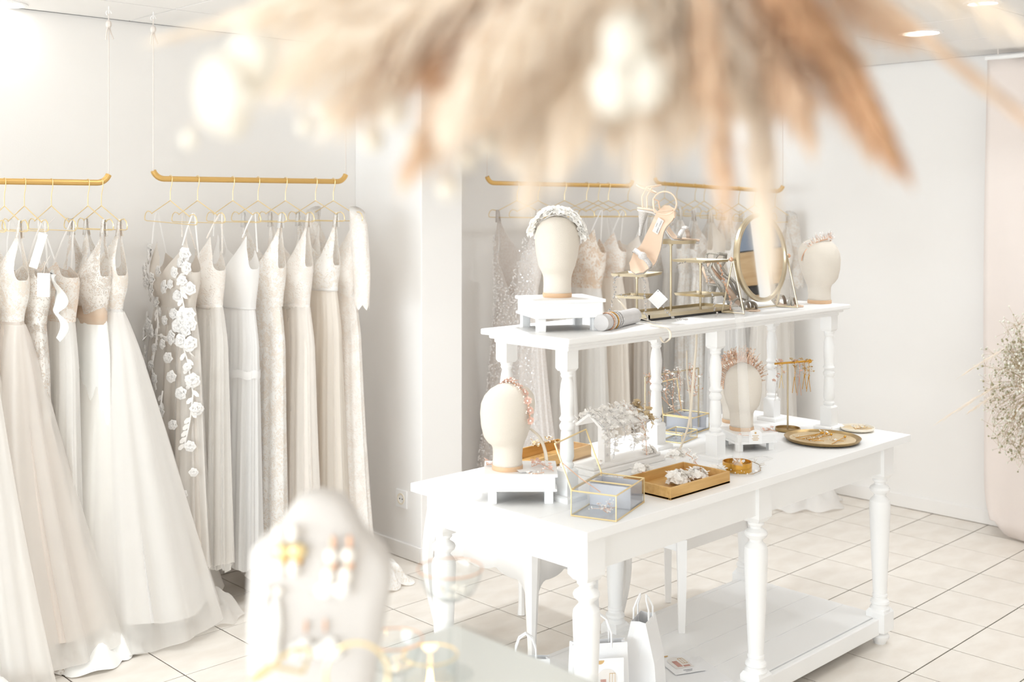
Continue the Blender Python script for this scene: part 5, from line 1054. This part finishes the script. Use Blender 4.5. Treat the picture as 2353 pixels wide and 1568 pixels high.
for k in range(240):
    a = rg.gauss(0, .5); v = Vector((rg.gauss(0, 1), rg.gauss(0, 1), rg.gauss(0, 1.25))).normalized(); L = .3*rg.uniform(.45, 1.0); e = v*L; e = Vector((e.x*.55, e.y*.8, e.z*1.2-.05*rg.random()))
    mid = e*.5+Vector((rg.gauss(0, .02), rg.gauss(0, .02), .02)); sm.tube([(0, 0, 0), tuple(mid), tuple(e)], .0008, 4)
    for _ in range(9):
        f = e+Vector((rg.gauss(0, .028), rg.gauss(0, .028), rg.gauss(0, .03))); sm.tube([tuple(e), tuple(f)], .0005, 3)
        (fm_ if rg.random() < .7 else gm).ball(tuple(f), rg.uniform(.0035, .0062), 5, 3)
fm_.build('white_blooms', 'gyp_white', gy, smooth=False)['kind'] = 'stuff'; gm.build('green_buds', 'gyp_green', gy, smooth=False)['kind'] = 'stuff'; sm.build('stems', 'stem', gy)
MB().ball((.09, 0, .0), .07, 10, 6).build('fixing_ball', 'gyp_green', gy); MB().tube([(.09, 0, 0), (5.70-gp.x, 0, .1)], .006, 6).build('support_wire', 'stem', gy)
def plume(parent, a, b, w, m, n, rnd, o0, droop=.25, ks=1.0):
    a, b = Vector(a)-o0, Vector(b)-o0; ax_ = (b-a); L = ax_.length; d = ax_.normalized(); mb = MB(); mb.tube([a, lerp(a, b, .5)+Vector((0, 0, .004)), b], .0012, 4)
    s1 = d.cross(Vector((.2, .3, 1))).normalized(); s2 = d.cross(s1)
    for k in range(n):
        q = rnd.random()**.8; c = lerp(a, b, q); an = rnd.random()*2*PI; rad = s1*math.cos(an)+s2*math.sin(an); env = math.sin(PI*min(1, .12+q*.88))**.6
        l = L*.22*rnd.uniform(.5, 1.1); e1 = c+d*l*.5+rad*w*env*rnd.uniform(.3, .7); e2 = c+d*l+rad*w*env*rnd.uniform(.6, 1.05)-Vector((0, 0, droop*w*rnd.random())); hw = rad.cross(d).normalized()*(.0011+.0012*rnd.random())*ks
        mb.strip([c, e1, e2], [hw*.6, hw, hw*.3])
    return mb.build('plume', m, parent, smooth=False)
for (u0, v0, u1, v1) in ((2300, 880, 2165, 965), (2310, 800, 2215, 860), (2290, 905, 2230, 945)): plume(gy, W(u0, v0, 4.93), W(u1, v1, 4.9), .014, 'pampas_pale', 70, rg, gp, .25, .5)

# ================================================================ near counter with jewellery bust, glasses and candle (out of focus)
CT = .93
co = thing('counter', 'glossy white glass-topped counter in the blurred foreground', 'counter', (.8, .95, 0)); cx1, cy1 = 1.235-.8, 1.41-.95
MB().box((cx1-.36, cy1-.5, CT-.012), (.72, 1.0, .024)).build('counter_top', 'gloss_white', co, smooth=False, bevel=.003)
MB().box((cx1-.36, cy1-.5, CT-.1), (.66, .94, .15)).build('counter_drawer', 'white_panel', co, smooth=False, bevel=.003)
for x in (cx1-.07, cx1-.65):
    for y in (cy1-.07, cy1-.93): MB().box((x, y, (CT-.15)/2), (.05, .05, CT-.15)).build('leg', 'white_panel', co, smooth=False, bevel=.003)
MB().box((cx1-.12, cy1-.5, CT+.004), (.24, 1.0, .007)).build('glass_sheet', 'glass', co, smooth=False)
# bust
bp = W(738, 0, 1.17); bu = thing('jewellery_bust', 'blurred pale velvet bust card holding four pairs of earrings', 'jewellery display', (bp.x, bp.y, CT), rzc+.1)
out = [(-.05, 0), (-.055, .03), (-.064, .08), (-.072, .15), (-.0745, .27), (-.072, .338), (-.061, .352), (-.046, .359), (-.034, .379), (-.022, .394), (0, .4), (.022, .394), (.034, .379), (.046, .356), (.062, .342), (.073, .324), (.073, .306), (.064, .256), (.055, .2), (.05, .15), (.047, .06), (.05, 0)]
sub = []
for k in range(len(out)-1):
    for q in (0, .5): sub.append((lerp(out[k][0], out[k+1][0], q), lerp(out[k][1], out[k+1][1], q)))
sub.append(out[-1])
def off(s): return [(x*s, z if z < .2 else .2+(z-.2)*(1-(1-s)*.9)) for x, z in sub]
rings = [[(x, y, z) for x, z in off(s)] for s, y in ((.93, .03), (1, .022), (1, -.004), (.97, -.012), (.9, -.017), (.6, -.022))]
MB().loft(rings, True, True, True).build('bust_body', 'velvet', bu, sharp=70)
MB().box((0, .045, .07), (.05, .06, .14)).build('rear_strut', 'velvet', bu, bevel=.004)
def BP(u, v): # point on the bust face in bust-local space
    q = W(u, v, 1.15); d = q-Vector((bp.x, bp.y, CT)); c, s = math.cos(-(rzc+.1)), math.sin(-(rzc+.1)); return Vector((d.x*c-d.y*s, -.026, d.z))
def earring(label, pieces):
    c0 = BP(*pieces[0][0]); e0 = (Matrix.Rotation(rzc+.1, 4, 'Z') @ c0)+Vector((bp.x, bp.y, CT)); t = thing('earring', label, 'earring', tuple(e0), rzc+.1, 'earrings on the foreground bust')
    for (u, v), r, scl, m, nm in [(p[0], p[1], p[2], p[3], p[4]) for p in pieces]:
        c = BP(u, v)-c0; MB().ball(tuple(c), r*.82, 10, 6, scl).build(nm, m, t)
    return t
for k, (u, s) in enumerate(((640, 'left'), (672, 'right'))):
    earring('gold star earring with pearl drops, %s one of the gold pair' % s, [((u+2, 1222), .009, (.8, .5, 1.3), 'pearl', 'pearl_top'), ((u+12, 1262), .012, (1.0, .5, .9), 'pale_gold', 'gold_star'), ((u+4, 1300), .010, (.8, .5, 1.3), 'pearl', 'pearl_drop'), ((u+16, 1284), .005, (1, .6, 1), 'bright_gold', 'gold_bead')])
for k, (u, s) in enumerate(((762, 'left'), (800, 'right'))):
    earring('long pearl cluster earring on the bust, %s one' % s, [((u+4, 1245), .006, (.6, .5, 1.6), 'rose_gold', 'hook'), ((u, 1275), .010, (.9, .5, 1), 'pearl', 'pearl'), ((u+4, 1298), .006, (1, .5, .8), 'rose_gold', 'link'), ((u-6, 1322), .011, (.8, .5, 1.1), 'pearl', 'pearl'), ((u-14, 1352), .012, (1, .5, .9), 'crystal', 'cluster')])
for k, (u, s) in enumerate(((614, 'left'), (640, 'right'))):
    earring('white tassel earring on the bust, %s one' % s, [((u+2, 1352), .006, (1, .6, 1), 'pearl', 'stud'), ((u-3, 1425), .0095, (.8, .5, 3.6), 'petal', 'tassel'), ((u-10, 1475), .011, (.9, .5, 2.2), 'petal', 'tassel_end')])
for k, (u, s) in enumerate(((690, 'left'), (748, 'right'))):
    earring('white flower hoop earring at the foot of the bust, %s one' % s, [((u+14 if k == 0 else u, 1435), .004, (.5, .5, 2.4), 'rose_gold', 'hook'), ((u-8, 1490), .011, (1, .5, 1), 'petal', 'petal_bead'), ((u+12, 1478), .010, (1, .5, 1), 'petal', 'petal_bead'), ((u+24, 1496), .009, (1, .5, 1), 'petal', 'petal_bead')])
# coupe glass
def shell(prof, name, m, par, n=40):
    MB().loft([[(r*math.cos(2*PI*j/n), r*math.sin(2*PI*j/n), z) for j in range(n)] for r, z in prof]).build(name, m, par, sharp=60)
def coupe(label, u, Z, top, s=1.0):
    q = W(u, 0, Z); t = thing('coupe_glass', label, 'glass', (q.x, q.y, CT+.0075), 0, 'coupe glasses'); hb = top-CT-.0075
    shell([(.001, .003), (.034*s, .002), (.035*s, 0), (.001, 0)], 'foot', 'glass', t); shell([(.006, .003), (.0035, .012), (.0032, hb-.052), (.006, hb-.046)], 'stem', 'glass', t)
    shell([(.003, hb-.047), (.02*s, hb-.044), (.036*s, hb-.034), (.045*s, hb-.015), (.048*s, hb), (.0472*s, hb), (.044*s, hb-.015), (.035*s, hb-.033), (.019*s, hb-.042), (.001, hb-.045)], 'bowl', 'glass', t)
    MB().tube([(.0476*s*math.cos(a), .0476*s*math.sin(a), hb) for a in [2*PI*k/40 for k in range(40)]], .0011, 6, True).build('gilt_rim', 'rose_gold', t)
    bm_ = MB()
    for k in range(16): a = rg.random()*6.28; r = .022*math.sqrt(rg.random()); bm_.ball((r*math.cos(a), r*math.sin(a), hb-.036+.006*rg.random()), .004, 6, 4)
    bm_.build('small_pearls', 'pearl', t)
coupe('blurred gilt-rimmed coupe glass with pearls behind the candle', 1034, 1.66, 1.092)
coupe('faint low coupe glass just right of the jewellery bust', 905, 1.5, 1.05, .8)
# candle
q = W(988, 0, 1.45); cd_ = thing('candle_glass', 'lit tealight candle in a clear glass with gilt rim', 'candle', (q.x, q.y, CT+.0075)); hb = .112
shell([(.001, .004), (.033, .004), (.036, hb), (.0345, hb), (.0315, .006), (.001, .006)], 'glass_cup', 'glass', cd_); MB().tube([(.0354*math.cos(a), .0354*math.sin(a), hb) for a in [2*PI*k/36 for k in range(36)]], .0009, 6, True).build('gilt_rim', 'pale_gold', cd_)
MB().lathe([(.001, .007), (.0305, .007), (.0318, .062), (.001, .06)], n=32).build('wax', 'wax', cd_)
def fl_(x, y, s): MB().lathe([(.0006, .06), (.0035*s, .066), (.0045*s, .073), (.003*s, .083), (.0005, .093)], (x, y, 0), 12).build('flame', 'flame', cd_)
MB().tube([(0, 0, .06), (0, 0, .067)], .0008, 5).build('wick', 'dark', cd_); fl_(0, 0, .75)
l = bpy.data.lights.new('candle_glow', 'POINT'); l.energy = .14; l.color = (1, .62, .3); l.shadow_soft_size = .01; lo = bpy.data.objects.new('candle_glow', l); COL.objects.link(lo); lo.parent = cd_; lo.location = (0, 0, .1)
# gold trinkets before the bust
for k, (u, v, Z, lab) in enumerate(((650, 1560, 1.1, 'blurred gold chain heap at the foot of the bust'), (820, 1550, 1.08, 'blurred gold hoop leaning at the bust foot'))):
    q = W(u, v, Z); mb = MB()
    if k == 0:
        mb.tube([(.03*math.cos(a)*(1+.2*math.sin(3*a)), .012*math.sin(a), .008*math.sin(2*a)+.012) for a in [2*PI*j/30 for j in range(30)]], .002, 6, True)
    else:
        for j in range(1): mb.tube([tuple(RT*.03*math.cos(a)+UP*(.03*math.sin(a)+.0)) for a in [2*PI*j/30 for j in range(30)]], .0016, 6, True)
    o = mb.build('gold_trinket', 'pale_gold'); o.location = q; tag(o, lab, 'jewellery', 'gold trinkets by the bust')

# ================================================================ hanging dried-flower cloud (near, out of focus)
gc_ = W(1330, -120, .70); ga = thing('dried_flower_cloud', 'hanging cloud of dried pampas, leaves and white lunaria blurred overhead', 'flower arrangement', tuple(gc_)); rp = random.Random(19)
MB().tube([tuple(RT*-.28), tuple(RT*.0+UP*.012), tuple(RT*.3)], .008, 8).build('willow_branch', 'stem', ga)
for s in (-.22, .24): MB().tube([tuple(RT*s), tuple(RT*s+UP*(CH-gc_.z))], .0012, 5).build('cord', 'cord', ga)
PLM = [ # root (u,v,Z) -> tip, width, cloth, count
 ((1330,-140,.9),(640,20,.92),.055,'pampas_pale',520), ((1250,-100,.85),(700,150,.86),.05,'pampas_pale',480), ((1200,-120,.95),(860,190,.9),.045,'pampas',430), ((1150,-120,.9),(900,110,.88),.028,'pampas_brown',420),
 ((1250,-100,.9),(1010,150,.86),.04,'pampas_brown',300), ((1300,-120,.85),(980,330,.85),.035,'pampas',330), ((1330,-80,.8),(1050,260,.8),.045,'pampas_pale',420), ((1350,-120,.9),(1190,280,.9),.05,'pampas_pale',460),
 ((1400,-120,.95),(1130,230,.95),.05,'pampas',480), ((1420,-100,.85),(1300,330,.85),.035,'pampas_pale',330), ((1500,-120,.9),(1420,270,.9),.04,'pampas_pale',430), ((1520,-120,.95),(1530,80,.92),.035,'pampas_brown',420),
 ((1560,-120,.9),(1560,260,.9),.05,'pampas_pale',460), ((1600,-120,.85),(1660,420,.86),.02,'pampas',260), ((1620,-100,.9),(1700,200,.9),.045,'pampas_pale',460), ((1650,-120,.95),(1790,170,.93),.04,'pampas',420),
 ((1700,-120,.9),(1840,260,.88),.035,'pampas',360), ((1720,-100,.85),(1880,90,.86),.024,'pampas_brown',360), ((1760,-120,.88),(2035,320,.88),.022,'pampas_brown',520), ((1760,-120,.9),(2000,300,.9),.03,'pampas',330),
 ((1700,-140,.95),(1960,170,.95),.04,'pampas_pale',420), ((1800,-140,.9),(2060,60,.92),.03,'pampas',330), ((1850,-140,.9),(2340,260,.9),.007,'pampas',160), ((1500,-100,.9),(1330,120,.9),.05,'pampas_pale',430), ((1200,-140,1.0),(470,60,1.0),.012,'pampas_pale',170),
 ((1000,-140,.9),(760,60,.9),.05,'pampas_pale',430), ((1900,-160,.95),(2300,40,.95),.035,'pampas_pale',180), ((1720,-60,.9),(1765,560,.92),.018,'pampas_pale',520), ((1200,-120,.9),(800,240,.9),.05,'pampas_pale',300), ((1400,-120,.9),(1230,390,.9),.04,'pampas_pale',240), ((1500,-120,.88),(1480,360,.88),.04,'pampas_pale',260)]
KZ = .74   # the cloud hangs about 65 cm from the lens
for a, b, w, m, n in PLM: plume(ga, W(a[0], a[1], a[2]*KZ), W(b[0], b[1], b[2]*KZ), w*KZ, m, n, rp, gc_, .4, KZ)
LUN = [(505,215,.028),(580,140,.022),(590,165,.018),(575,210,.014),(535,285,.014),(545,265,.012),(435,320,.009),(740,245,.011),(855,320,.012),(905,260,.013),(960,330,.013),(975,350,.010),(1070,365,.011),(1000,150,.014),(1280,315,.011),(1030,430,.011),(1440,100,.022),(1415,200,.021),(1385,140,.019),(1480,190,.02),(1340,140,.013),(1420,250,.016),(1120,330,.012),(700,290,.008),(1200,380,.009),(1620,150,.015),(1700,120,.012)]
for u, v, r in LUN:
    Z = (rp.uniform(.84, .97) if r < .02 else .77)*KZ; r *= KZ; c = W(u, v, Z)-gc_; mb = MB(); a = rp.uniform(-.5, .5); n = 18; nrm = (-FW+Vector((rp.gauss(0, .3), rp.gauss(0, .3), rp.gauss(0, .3)))).normalized(); s1 = nrm.cross(UP).normalized(); s2 = nrm.cross(s1)
    mb.add([tuple(c+nrm*.003)]+[tuple(c+(s1*math.cos(2*PI*k/n)*.82+s2*math.sin(2*PI*k/n))*r) for k in range(n)], [(0, k+1, (k+1) % n+1) for k in range(n)]); mb.build('lunaria_disc', 'lunaria', ga, solid=.0008)
    root = W(lerp(u, 1300, .55), -90, .68)-gc_; MB().tube([tuple(c+UP*r*.9), tuple(lerp(c, root, .5)+UP*.015), tuple(root)], .0007, 4).build('stalk', 'pampas_pale', ga)
